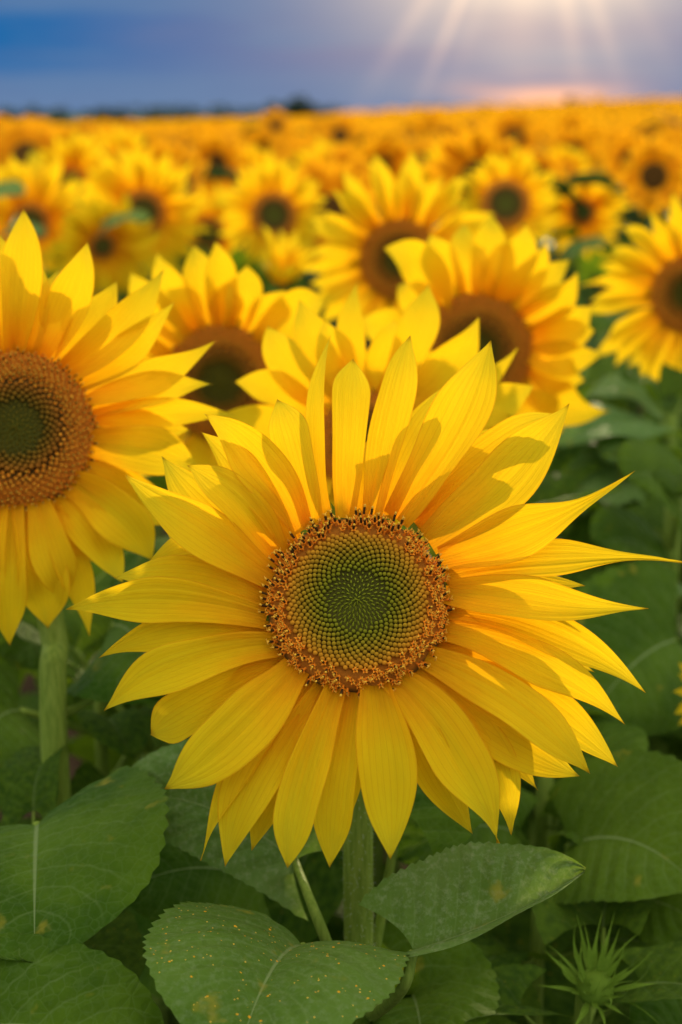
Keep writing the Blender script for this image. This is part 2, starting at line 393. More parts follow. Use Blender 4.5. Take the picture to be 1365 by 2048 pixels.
# ------------------------------------------------------------------ leaves
def heart(t):
    f = (1 - t) ** 0.72 * (0.60 + 1.55 * t)
    return f / 0.86
def leaf_mesh(B, M, Tp, up, wl, wr, fl=15, fr=15, nu=40, nv=15, teeth=15, seed=0, wave=1.0, sweep=0.24, curl=0.0):
    """heart-shaped toothed leaf along its midrib B-M-Tp; wl, wr half widths; fl, fr how far each half folds up (degrees)"""
    rg = np.random.default_rng(seed); t = np.linspace(0, 1, nu); v = np.linspace(-1, 1, nv)
    B, M, Tp = (np.asarray(a, float) for a in (B, M, Tp))
    C = bez(B, M, Tp, t); tan = np.gradient(C, axis=0); L = np.linalg.norm(np.diff(C, axis=0), axis=1).sum()
    ph = rg.uniform(0, 6.3, 6); up = unit(up); vs = []; uv = []
    jit = rg.uniform(-0.3, 0.3, nu)
    for i in range(nu):
        tt = unit(tan[i]); s = unit(np.cross(tt, up)); n = np.cross(s, tt); ti = t[i]
        saw = ((ti * teeth + 0.1 * jit[i]) % 1.0)
        for vv in v:
            a = abs(vv); w = (wr if vv > 0 else wl) * heart(ti); fo = R(fr if vv > 0 else fl) + curl * a * a
            tooth = 1 + (0.055 * saw if a > 0.99 and 0.02 < ti < 0.98 else 0)
            lat = w * a * tooth; sg = 1 if vv > 0 else -1
            pos = C[i] + sg * s * lat * math.cos(fo) + n * lat * math.sin(fo)
            pos = pos - tt * sweep * L * a ** 1.7 * (1 - ti) ** 2.2 + tt * 0.10 * L * a * a * ti * (1 - ti)
            q = (ti - 0.30 * a) * 8.0
            h = 0.026 * L * abs(math.sin(q * math.pi)) ** .7 * math.sin(math.pi * min(1, a * 1.1)) + 0.030 * L * wave * math.sin(7 * ti + ph[0] + sg) * a * a + 0.016 * L * wave * math.sin(15 * ti + ph[1]) * a ** 3
            h += 0.010 * L * (1 - math.exp(-(a / 0.06) ** 2))
            vs.append(pos + n * h); uv.append((ti, (vv + 1) / 2))
    return np.array(vs), grid_faces(nu, nv), np.array(uv)

LEAVES = []
for k in range(7):
    rg = np.random.default_rng(500 + k)
    v, f, uv = leaf_mesh((0, 0, 0), (rg.uniform(-.05, .05), 0.52, rg.uniform(0.05, 0.14)), (rg.uniform(-.08, .08), 1.0, rg.uniform(-0.32, -0.05)), (0, 0, 1), rg.uniform(0.36, 0.48), rg.uniform(0.36, 0.48), rg.uniform(5, 30), rg.uniform(5, 30), 46, 13, 15, k, 1.5)
    LEAVES.append(mesh('leaf', v, f, [M_LEAF], uv))

# ------------------------------------------------------------------ sunflower heads
def head_frame(C, tilt, yaw):
    """the way a head looks: towards the camera, raised by tilt and turned by yaw (degrees)"""
    toc = unit(EYE - np.asarray(C)); az = math.atan2(toc[0], -toc[1]); el = math.asin(toc[2])
    az += R(yaw); el += R(tilt)
    n = np.array([math.sin(az) * math.cos(el), -math.cos(az) * math.cos(el), math.sin(el)])
    ex = unit(np.cross((0, 0, 1), n)); ey = np.cross(n, ex)
    return ex, ey, n

def head_base_mesh(r, detail=1):
    """disc dome and green receptacle behind it, one body"""
    prof = [(0.0, 0.10), (0.15, 0.105), (0.35, 0.115), (0.6, 0.12), (0.8, 0.10), (0.93, 0.05), (1.0, -0.03), (0.98, -0.16), (0.75, -0.34), (0.4, -0.46), (0.14, -0.56)]
    sd = 28; vs = []; uv = []; fs = []; mi = []
    for q, (rr, zz) in enumerate(prof):
        for j in range(sd):
            a = 2 * math.pi * j / sd
            vs.append((r * rr * math.cos(a), r * rr * math.sin(a), r * zz)); uv.append((min(rr, 1) if q < 7 else 1.0, j / sd))
    for i in range(len(prof) - 1):
        for j in range(sd):
            fs.append((i * sd + j, (i + 1) * sd + j, (i + 1) * sd + (j + 1) % sd, i * sd + (j + 1) % sd)); mi.append(0 if i < 6 else 1)
    fs.append(tuple((len(prof) - 1) * sd + j for j in range(sd))); mi.append(1)
    return mesh('flower_head', vs, fs, [M_DISC, M_BRACT], uv, None, mi)

def dome_z(rr): return np.interp(rr, [0, .15, .35, .6, .8, .93, 1.0], [.10, .105, .115, .12, .10, .05, -.03])
def dome_n(rr, a):
    e = 0.02; sl = (dome_z(min(rr + e, 1)) - dome_z(max(rr - e, 0))) / (min(rr + e, 1) - max(rr - e, 0))
    return unit((-sl * math.cos(a), -sl * math.sin(a), 1.0))

BUD_V, BUD_F = lathe([(0, 0.34), (0.35, 0.50), (0.75, 0.50), (1.05, 0.36), (1.2, 0.10)], 7)
SPIKE_V, SPIKE_F = lathe([(0, 0.30), (0.6, 0.24), (1.3, 0.03)], 5)
def place(n, x, loc, sx, sz):
    n = unit(n); x = unit(np.asarray(x) - n * np.dot(x, n)); y = np.cross(n, x)
    return np.stack([x * sx, y * sx, n * sz, loc], axis=1)

def open_floret_mesh(k):
    """one open disc floret: orange tube with five lobes, dark anther tube, curled yellow stigma"""
    rg = np.random.default_rng(900 + k); V = []; F = []; C = []
    def add(v, f, c):
        o = len(V); V.extend([tuple(p) for p in v]); F.extend([tuple(o + i for i in q) for q in f]); C.extend([c] * len(v))
    v, f = lathe([(-0.4, 0.34), (0.6, 0.32), (1.1, 0.44)], 6); add(v, f, (0.88, 0.27, 0.016))
    for j in range(5):
        a = 2 * math.pi * j / 5 + 0.3; ca, sa = math.cos(a), math.sin(a)
        pts = [(0.36 * ca - 0.30 * sa, 0.36 * sa + 0.30 * ca, 0.95), (0.36 * ca + 0.30 * sa, 0.36 * sa - 0.30 * ca, 0.95), (0.98 * ca, 0.98 * sa, 1.40 + rg.uniform(-.2, .2))]
        add(pts, [(0, 1, 2)], (0.92, 0.33, 0.020))
    kind = k % 4; lean = rg.uniform(-.15, .15, 2)
    h0 = 1.0; h1 = (2.6, 2.2, 1.5, 1.2)[kind]
    v, f = lathe([(h0, 0.29), (h1 - .15, 0.33), (h1, 0.24)], 6); v[:, :2] += np.outer((v[:, 2] - h0) / 2, lean); add(v, f, (0.040, 0.020, 0.006) if kind < 3 else (0.16, 0.07, 0.010))
    top = np.array([lean[0] * (h1 - h0) / 2, lean[1] * (h1 - h0) / 2, h1])
    if kind in (0, 1, 2):
        v, f = lathe([(-0.1, 0.16), (0.25, 0.30), (0.5, 0.26), (0.62, 0.1)], 6); add(v + top, f, (0.76, 0.44, 0.040))
    if kind in (2, 3, 1):
        for sg in (-1, 1):
            a = rg.uniform(0, 3.1); dx = np.array([math.cos(a) * sg, math.sin(a) * sg, 0])
            path = np.array([top, top + dx * .25 + (0, 0, .55), top + dx * .62 + (0, 0, .65), top + dx * .78 + (0, 0, .35)])
            v, f, _ = tube(path, np.array([.13, .12, .11, .07]), 4); add(v, f, (0.74, 0.38, 0.035))
    return np.array(V), F, np.array(C)

def florets(r, total, start=0.775, c_in=(0.150, 0.165, 0.008), c_out=(0.50, 0.205, 0.012), core=(0.200, 0.235, 0.012), spiral=1):
    """bud florets in the crossing spirals of the disc (one joined part), returns mesh and the ring places of the open ones"""
    g = math.pi * (3 - math.sqrt(5)); buds = []; bc = []; spikes = []; sc_ = []; ring = []
    rg = np.random.default_rng(total)
    for i in range(total):
        rr = math.sqrt((i + 0.5) / total) * 0.985; a = i * g * spiral
        loc = np.array([r * rr * math.cos(a), r * rr * math.sin(a), r * dome_z(rr) - 0.0004]); n = dome_n(rr, a)
        sp = r * math.sqrt(math.pi / total); inw = np.array([-math.cos(a), -math.sin(a), 0])
        if rr < 0.34:
            spikes.append(place(n + inw * (0.9 - rr) + rg.normal(0, .12, 3), (1, 0, 0), loc, sp * 0.75, sp * 0.9)); f = rr / .34
            sc_.append(np.array(core) * (0.8 + .2 * f + rg.uniform(-.12, .12)))
        elif rr < start:
            f = (rr - .34) / (start - .34); big = 0.90 + 0.26 * f
            buds.append(place(n + inw * 0.16 + rg.normal(0, .04, 3), (1, 0, 0), loc, sp * big, sp * (0.7 + 0.25 * f) * rg.uniform(.9, 1.1)))
            g2 = f ** 1.6; col = (1 - g2) * np.array(c_in) + g2 * np.array(c_out)
            bc.append(col * rg.uniform(0.85, 1.15))
        else:
            ring.append((rr, a, loc, n, sp))
    v1, f1, c1 = scatter(BUD_V, BUD_F, buds, bc); v2, f2, c2 = scatter(SPIKE_V, SPIKE_F, spikes, sc_)
    f2 = [tuple(len(v1) + i for i in q) for q in f2]
    return mesh('bud_floret', np.vstack([v1, v2]), f1 + f2, [M_FLORET], None, np.vstack([c1, c2])), ring

OPEN = [open_floret_mesh(k) for k in range(8)]
OPEN_ME = [mesh('open_floret', v, f, [M_FLORET], None, c) for v, f, c in OPEN]
HEAD_ME = head_base_mesh(1.0)
UNIT_BUDS, UNIT_RING = florets(1.0, 760, 0.56, (0.120, 0.075, 0.007), (0.26, 0.095, 0.010), (0.120, 0.100, 0.008))
def unit_ring_mesh():
    V = []; F = []; C = []; rg = np.random.default_rng(3)
    for rr, a, loc, n, sp in UNIT_RING:
        k = rg.integers(0, 8); v, f, c = OPEN[k]
        out = np.array([math.cos(a), math.sin(a), 0]); m = place(n + out * .25 + rg.normal(0, .12, 3), (1, 0.1, 0), loc, sp * .52, sp * .56)
        o = len(V); V.extend(v @ m[:, :3].T + m[:, 3]); F.extend([tuple(o + i for i in q) for q in f]); C.extend(c)
    return mesh('open_floret', V, F, [M_FLORET], None, np.array(C))
UNIT_RING_ME = unit_ring_mesh()

def local_at(hd, px, py, z):
    """where the sight line of a photo pixel meets the plane z above the head's own disc plane"""
    C, ex, ey, n, d = hd; rd = ray(px, py); k = np.dot(C + z * n - EYE, n) / np.dot(rd, n); w = EYE + k * rd - C
    return np.array([np.dot(w, ex), np.dot(w, ey), z])

def bract_mesh(k):
    rg = np.random.default_rng(40 + k)
    v, f, uv = petal_mesh((0, 0, 0), (rg.uniform(-.05, .05), .5, .02), (rg.uniform(-.1, .1), 1, rg.uniform(-.3, .1)), rg.uniform(.2, .3), .3, .4, 0.2, .3, k, 9, 5, 0)
    return mesh('bract', v, f, [M_BRACT], uv)
BRACTS = [bract_mesh(k) for k in range(4)]

def add_head(root, C, frm, r, ring_parts=False, with_florets=True):
    ex, ey, n = frm; rl = np.array(root.location)
    h = obj('flower_head', HEAD_ME, root, frame(ex, ey, n, C - rl)); h.scale = (r, r, r)
    return h
def sub(name, me, h, r, m4, **props):
    """a piece of the head; the head object is scaled by r, so places are given in disc radii"""
    return obj(name, me, h, m4, **props)

def stem_path(C, n, r, base_xy, knee=0.10, drop=0.10, via=None):
    top = C - n * r * 0.50; k1 = C - n * (r * 0.5 + 0.035) - np.array([0, 0, 0.012])
    k2 = C - np.array([n[0], n[1], 0]) * knee - np.array([0, 0, drop])
    base = np.array([base_xy[0], base_xy[1], float(ground_z(*base_xy))])
    pts = [top, k1, k2] + (via or [k2 * .5 + base * .5 + np.array([.006, 0, 0])]) + [base]
    return smooth_path(pts, 22)

def path_at_z(path, z):
    i = int(np.argmin(np.abs(path[:, 2] - z))); return path[i]

def add_petiole(leaf, start, end_local, bend, r0=0.0042, r1=0.0028, mid=None):
    """stalk from the stem to the leaf base, a sub-part of the leaf (leaf sits in root space)"""
    start = np.asarray(start); e = np.asarray(end_local)
    p = smooth_path([start, (start + e) / 2 + np.asarray(bend), e], 14) if mid is None else smooth_path([start, mid, e], 14)
    v, f, uv = tube(p, np.linspace(r0, r1, 14), 8, .06, 1)
    o = obj('petiole', mesh('petiole', v, f, [M_STEM], uv), leaf)
    return o

def custom_leaf(root, path, base, tip, mid_off, up, wl, wr, fl, fr, stem_z, seed, mat=M_LEAF, nu=64, nv=17, teeth=20, pet_bend=(0, 0, .03), wave=1.0, curl=0.0, sweep=.24, via=None):
    rl = np.array(root.location); B = base - rl; Tp = tip - rl; Mi = (B + Tp) / 2 + np.asarray(mid_off)
    v, f, uv = leaf_mesh(B, Mi, Tp, up, wl, wr, fl, fr, nu, nv, teeth, seed, wave, sweep, curl)
    lf = obj('leaf', mesh('leaf', v - B, f, [mat], uv), root, T(B))
    if path is not None:
        st = path_at_z(path, stem_z) - rl - B
        add_petiole(lf, st, np.zeros(3), pet_bend, mid=None if via is None else via - rl - B)
    return lf

PET_ME = {}
def random_leaf(root, path, z, az, size, seed, droop=None):
    rg = np.random.default_rng(seed); rl = np.array(root.location); s = path_at_z(path, z) - rl
    dirv = np.array([math.cos(az), math.sin(az), 0]); pl = size * rg.uniform(.45, .75)
    b = s + dirv * pl * .85 + np.array([0, 0, pl * rg.uniform(.25, .6)])
    dr = R(rg.uniform(5, 40)) if droop is None else droop
    ey = unit(dirv * math.cos(dr) + np.array([0, 0, -math.sin(dr)])); ex = unit(np.cross(ey, (0, 0, 1))); ez = np.cross(ex, ey)
    ro = rg.uniform(-.35, .35); ex, ez = ex * math.cos(ro) + ez * math.sin(ro), ez * math.cos(ro) - ex * math.sin(ro)
    lf = obj('leaf', LEAVES[int(rg.integers(0, len(LEAVES)))], root, frame(ex * size, ey * size, ez * size, b))
    key = seed % 4
    if key not in PET_ME:
        p = bez(np.array([0, -1., 0]), np.array([0, -.5, -.10]), np.zeros(3), np.linspace(0, 1, 7)); v, f, uv = tube(p, np.linspace(.022, .014, 7), 6)
        PET_ME[key] = mesh('petiole', v, f, [M_STEM], uv)
    # petiole in leaf space: from the stem to the leaf base
    mi = lf.matrix_basis.inverted(); sl = np.array(mi @ Vector(tuple(s))); le = np.linalg.norm(sl)
    yy = -sl / le; xx = unit(np.cross(yy, (0, 0, 1))); zz = np.cross(xx, yy)
    obj('petiole', PET_ME[key], lf, frame(xx * .9, yy * le, zz * .9, (0, 0, 0)))
    return lf

def in_hero_cone(p):
    """would something at p stand before the front flower?"""
    w = p - EYE; d = float(np.dot(w, FWD)); return d < 1.02

def add_stem(root, path, r_top, r_bot, sides=12, lump=.05):
    rl = np.array(root.location); v, f, uv = tube(path - rl, np.linspace(r_top, r_bot, len(path)), sides, lump, 5)
    return obj('stem', mesh('stem', v, f, [M_STEM], uv), root)

# ---- the front flower: (base, tip, bow, width, widest, tip shape, layer, twist, tip z)
MAIN_C = P(715, 1205, 0.80); MAIN_R = 181 * 0.80 / FPX
MAIN_TILT = 14
FRONT = [
 ((660,1035),(661,672),-30,44,.62,2.2,-2,.9,.00), ((692,1022),(707,717),-2,86,.72,2.6,-1,.1,.01), ((745,1025),(820,672),-4,88,.66,2.4,-1,-.2,.01),
 ((800,1027),(983,682),14,132,.62,1.9,1,.1,.01), ((775,1022),(895,770),-10,84,.6,2.4,-3,0,-.01), ((845,1040),(1110,830),-26,92,.62,3.2,-2,.2,-.005),
 ((868,1076),(1139,808),16,136,.50,1.7,1,-.3,.015), ((893,1112),(1271,941),20,112,.34,.30,2,-.35,.03), ((905,1150),(1368,1126),-26,92,.42,.35,0,.25,.01),
 ((908,1185),(1297,1218),6,112,.42,.6,2,.1,.015), ((906,1225),(1292,1386),-38,96,.50,.8,0,.2,.0), ((900,1268),(1250,1449),-34,96,.50,.75,1,.2,.0),
 ((885,1308),(1236,1533),-26,90,.62,1.8,-2,.15,-.015), ((864,1322),(1182,1548),-26,104,.55,1.9,2,.1,.0), ((850,1335),(1160,1552),24,100,.6,2.2,-1,.1,-.01),
 ((835,1342),(1022,1669),-46,96,.58,1.5,-1,.2,-.01), ((788,1362),(995,1686),-30,128,.52,1.7,1,.5,.0), ((750,1368),(781,1719),-8,120,.52,2.0,2,0,.012),
 ((706,1385),(660,1736),8,88,.62,2.0,0,.2,.0), ((672,1383),(576,1736),14,92,.66,2.4,1,0,.005), ((640,1376),(450,1734),30,112,.62,1.7,-1,-.3,-.005),
 ((600,1358),(403,1721),20,84,.52,.5,-2,-.3,-.01), ((584,1342),(331,1578),-14,136,.55,1.9,2,0,.012), ((565,1325),(303,1468),6,104,.72,3.6,-3,0,-.015),
 ((544,1296),(209,1422),34,104,.52,1.9,1,0,.008), ((530,1265),(197,1317),34,84,.55,.8,-1,.1,-.008), ((520,1235),(134,1219),26,98,.55,1.6,2,.2,.01),
 ((520,1198),(229,1155),26,82,.58,2.2,0,.1,-.002), ((525,1170),(288,1138),58,92,.58,2.2,-2,.1,-.012), ((534,1150),(252,951),-6,116,.52,1.6,2,-.3,.012),
 ((546,1122),(326,914),-18,100,.55,1.8,-2,0,-.01), ((552,1110),(374,930),22,98,.55,2.0,1,0,.006), ((572,1088),(402,864),20,82,.58,1.6,0,0,.002),
 ((598,1050),(409,828),20,112,.55,1.8,1,.1,.012), ((622,1038),(556,799),4,90,.66,3.2,0,0,.01),
 ((795,1362),(945,1668),10,92,.58,1.8,-1,.2,-.008), ((650,1378),(505,1700),14,96,.6,1.8,-2,-.2,-.008), ((690,1385),(700,1640),6,80,.6,1.8,-4,.2,-.012), ((842,1340),(1075,1580),-16,88,.56,1.7,-2,.2,-.01), ((625,1370),(505,1650),16,84,.58,1.8,-3,-.2,-.012), ((560,1322),(395,1495),12,84,.55,1.8,-4,0,-.012), ((820,1350),(910,1610),-14,84,.58,1.8,-3,.2,-.012), ((872,1315),(1085,1490),-10,84,.58,1.8,-4,0,-.012), ((905,1250),(1190,1345),-12,80,.5,1.4,-4,0,-.01), ((906,1168),(1170,1172),-10,78,.5,1.4,-4,0,-.01), ((585,1085),(470,885),8,80,.58,1.8,-4,0,-.01), ((525,1215),(318,1208),14,76,.58,1.8,-4,0,-.01), ((850,1050),(1045,890),6,84,.58,1.8,-4,0,-.01),
 ((720,1020),(775,840),0,70,.6,2.2,-4,0,-.02), ((820,1030),(1010,850),0,80,.6,2.2,-4,0,-.02), ((890,1290),(1130,1400),10,80,.6,2.2,-4,0,-.02), ((540,1180),(330,1060),0,80,.6,2.2,-4,0,-.02), ((690,1385),(640,1600),0,80,.6,2.2,-4,0,-.02),
]
def traced_petals(h, hd, r, tab, seed0, zs=0.0042, nu=30, nv=13, cx=None, lift=.010):
    d = hd[4]; s = d / FPX
    for k, (b, tp, bow, w, tm, p, lay, tw, tz) in enumerate(tab):
        b = np.array(b, float); tp = np.array(tp, float); dv = tp - b; perp = np.array([-dv[1], dv[0]]) / (np.linalg.norm(dv) + 1e-9)
        b2 = b - dv / np.linalg.norm(dv) * 14
        m = (b + tp) / 2 + perp * bow; zl = lay * zs
        B = local_at(hd, *b2, -0.05 * r + zl * .35); M = local_at(hd, *m, zl + lift); Tt = local_at(hd, *tp, zl + tz * d)
        rk = np.random.default_rng(seed0 + 7 * k)
        v, f, uv = petal_mesh(B / r, M / r, Tt / r, w * s / r * .46, tm, p, tw + rk.normal(0, .22), rk.uniform(.05, .48), seed0 + k, nu, nv)
        c0 = B / r
        obj('ray_petal', mesh('ray_petal', v - c0, f, [M_PETAL], uv), h, T(c0))

def hairs(path, rad, n, seed, zlo):
    rg = np.random.default_rng(seed); V = []; F = []; tan = np.gradient(path, axis=0)
    idx = [i for i in range(len(path)) if path[i, 2] > zlo]
    for q in range(n):
        i = rg.choice(idx[:-1]); f = rg.uniform(); c = path[i] * (1 - f) + path[i + 1] * f; tt = unit(tan[i]); x = unit(np.cross(tt, rg.normal(0, 1, 3)))
        s = np.cross(tt, x) * .00016; l = rg.uniform(.0014, .0042); b = c + x * rad * .97; e = b + x * l + tt * rg.normal(0, .3) * l
        o = len(V); V += [b - s, b + s, e]; F.append((o, o + 1, o + 2))
    return V, F

def front_flower():
    frm = head_frame(MAIN_C, MAIN_TILT, 0); ex, ey, n = frm; r = MAIN_R; hd = (MAIN_C, ex, ey, n, 0.80)
    bx = (MAIN_C[0] - .001, MAIN_C[1] + 0.085)
    root = thing('sunflower', (bx[0], bx[1], 0), 'large sharp yellow sunflower in front, olive green disc centre ringed by dark florets', 'sunflower', 'sunflowers in the field')
    h = add_head(root, MAIN_C, frm, r)
    traced_petals(h, hd, r, FRONT, 1000)
    buds, ring = florets(1.0, 1180)
    obj('bud_floret', buds, h, kind='stuff')
    rg = np.random.default_rng(5); ring = [q for q in ring]
    ring.sort(key=lambda q: rg.uniform()); 
    def ring_place(q):
        rr, a, loc, nn, sp = q
        out = np.array([math.cos(a), math.sin(a), 0])
        low = math.sin(a) < -.1 or (math.cos(a) > .55)
        k = int(rg.choice([2, 3, 6, 7, 3, 7, 1] if low and rg.uniform() < .8 else [0, 1, 4, 5, 3, 7]))
        return k, place(nn + out * rg.uniform(-.05, .22) + np.array([0, .12, 0]) + rg.normal(0, .10, 3), (1, .1, 0), loc, sp * rg.uniform(.80, .96), sp * rg.uniform(.84, 1.1))
    for q in ring[:290]:
        k, m = ring_place(q); mm = Matrix.Identity(4)
        for i in range(3):
            for j in range(4): mm[i][j] = m[i][j]
        obj('open_floret', OPEN_ME[k], h, mm)
    for k in range(22):
        a = 2 * math.pi * k / 22 + .1; e = np.array([math.cos(a), math.sin(a), 0]); l = rg.uniform(.34, .62)
        y = unit(e + np.array([0, 0, -.22])); x = unit(np.cross(y, (0, 0, 1))); z = np.cross(x, y)
        obj('bract', BRACTS[k % 4], h, frame(x * l, y * l, z * l, e * .93 + np.array([0, 0, -.16])))
    path = stem_path(MAIN_C, n, r, bx, .085, .09)
    st = add_stem(root, path, .0088, .0105, 18, .04)
    rl = np.array(root.location); V, F = hairs(path - rl, .0092, 5000, 2, .88)
    obj('hair', mesh('hair', V, F, [M_HAIR], smooth=False), st, kind='stuff')
    # leaves of the front plant
    up = np.array([0, -.35, 1.0])
    custom_leaf(root, path, P(606, 1893, .83), P(470, 2130, .70), (0, 0, .018), (-.10, -.62, .8), .068, .072, 10, 14, .93, 11, M_LEAF_SPECK, 76, 21, 22, (0, .01, -.03), .7, -.10)
    custom_leaf(root, path, P(828, 1903, .80), P(1168, 1746, .82), P(1000, 1838, .80) - (P(828, 1903, .80) + P(1168, 1746, .82)) / 2, (-.05, -.60, .85), .050, .021, 2, 62, .90, 12, M_LEAF_PALE, 76, 21, 22, via=P(800, 1985, .81))
    custom_leaf(root, path, P(590, 1722, .93), P(240, 1594, .95), (0, 0, .016), (0, -.75, .66), .034, .046, 6, 8, .95, 13, M_LEAF_PALE, 64, 17, 20, via=P(640, 1850, .89))
    custom_leaf(root, path, P(800, 1625, .95), P(960, 1490, 1.06), (0, 0, .02), (0, -.5, .8), .06, .06, 10, 10, .95, 14, M_LEAF, 40, 13, 14, (0, 0, -.005))
    for k, (z, az) in enumerate(((.74, 1.2), (.68, 2.6), (.62, .2), (.56, 4.0), (.5, 5.2), (.42, 1.8), (.36, 3.2))):
        random_leaf(root, path, z, az, .17, 60 + k)
    return path
front_flower()

# ------------------------------------------------------------------ near flowers of the field
TRACED = {
 'left_edge': [((431,681),20,78,.5,.7,1),((425,768),-12,84,.5,.8,0),((470,829),-10,70,.5,.8,-1),((398,938),-16,110,.55,2,1),((352,1052),-10,96,.55,2,-1),((306,1122),-20,110,.55,2,1),((246,1165),-10,98,.55,2.2,0),((180,1272),-12,80,.5,1.6,-1),((132,1205),0,90,.55,2.0,1),((96,1256),-8,104,.6,2,0),((20,1292),8,84,.6,1.7,1),((-50,1270),10,100,.55,2,0),((349,604),12,78,.5,.8,-1),((326,541),20,92,.5,.9,1),((176,484),10,92,.55,1.9,0),((120,540),6,96,.55,2,-1),((48,418),4,90,.6,2.2,1),((-20,440),0,96,.55,2,-1),((-110,470),0,96,.55,2,0),((-200,520),0,96,.55,2,1),((-280,600),0,96,.55,2,-1),((-340,700),0,96,.55,2,1),((-370,800),0,96,.55,2,0),((-370,900),0,96,.55,2,1),((-330,1020),0,96,.55,2,-1),((-260,1120),0,96,.55,2,0),((-170,1210),0,96,.55,2,1),((235,560),6,90,.5,1.8,-2),((380,860),0,90,.5,1.8,-2),((290,1000),0,100,.5,2,-2),((200,1130),0,100,.5,2,-2),((60,1200),0,100,.5,2,-2),((70,500),0,90,.5,2,-2)],
 'behind_front': [((715,561),-18,64,.55,.7,-1),((856,570),14,84,.6,2,1),((959,631),20,92,.5,1.7,0),((1037,694),24,64,.5,.7,-1),((1071,772),10,84,.6,2.4,1),((1060,850),0,84,.6,2.2,-1),((536,652),-18,88,.6,2.6,1),((470,764),20,76,.6,2.2,0),((430,838),10,80,.55,2,-1),((600,600),-10,80,.55,2,-2),((650,640),-6,84,.55,2,0),((790,640),0,84,.55,2,-2),((900,700),0,84,.55,2,-2),((1010,950),0,84,.55,2,0),((960,1060),0,84,.55,2,1),((840,1130),0,84,.55,2,0),((720,1160),0,84,.55,2,1),((630,1060),0,84,.55,2,0),((590,1000),0,84,.55,2,1),((560,930),0,84,.55,2,0)],  # hidden lower-left petals are invented, kept short to let sun past
 'right_of_centre': [((1054,449),10,78,.55,1.8,1),((1093,480),12,74,.5,1.8,-1),((1155,544),16,76,.5,1.8,1),((1183,612),12,80,.55,2,0),((1190,660),0,80,.55,2,-1),((1206,705),14,78,.5,1.5,1),((1222,822),24,96,.5,.5,0),((1130,860),10,96,.55,2,1),((1040,950),0,90,.55,2,0),((930,960),0,90,.55,2,1),((768,497),36,92,.6,1.8,2),((930,446),0,76,.55,2,-1),((985,432),0,74,.55,2,0),((860,470),0,80,.55,2,-1),((800,570),0,84,.55,2,-1),((720,640),0,84,.55,2,0),((690,740),0,84,.55,2,-1),((720,830),0,84,.55,2,0),((800,920),0,84,.55,2,1),((1140,520),0,70,.5,2,-2),((1170,760),0,90,.5,2,-2),((1020,480),0,70,.5,2,-2)],
 'left_middle': [((431,483),6,74,.55,1.8,1),((492,530),8,76,.6,2,0),((315,506),-10,70,.55,1.8,0),((388,491),-2,68,.55,2,-1),((651,604),-20,100,.6,2.2,1),((570,580),0,80,.55,2,-1),((262,545),-12,78,.55,2,1),((232,610),-10,84,.55,2,-1),((210,680),0,84,.55,2,0),((190,760),0,84,.55,2,1),((200,850),0,84,.55,2,0),((260,960),0,84,.55,2,1),((360,1010),0,84,.55,2,0),((470,1020),0,84,.55,2,1),((580,980),0,84,.55,2,0),((660,900),0,84,.55,2,1),((690,800),0,84,.55,2,-1),((680,700),0,84,.55,2,0),((460,560),0,74,.5,2,-2),((350,560),0,74,.5,2,-2)],
}
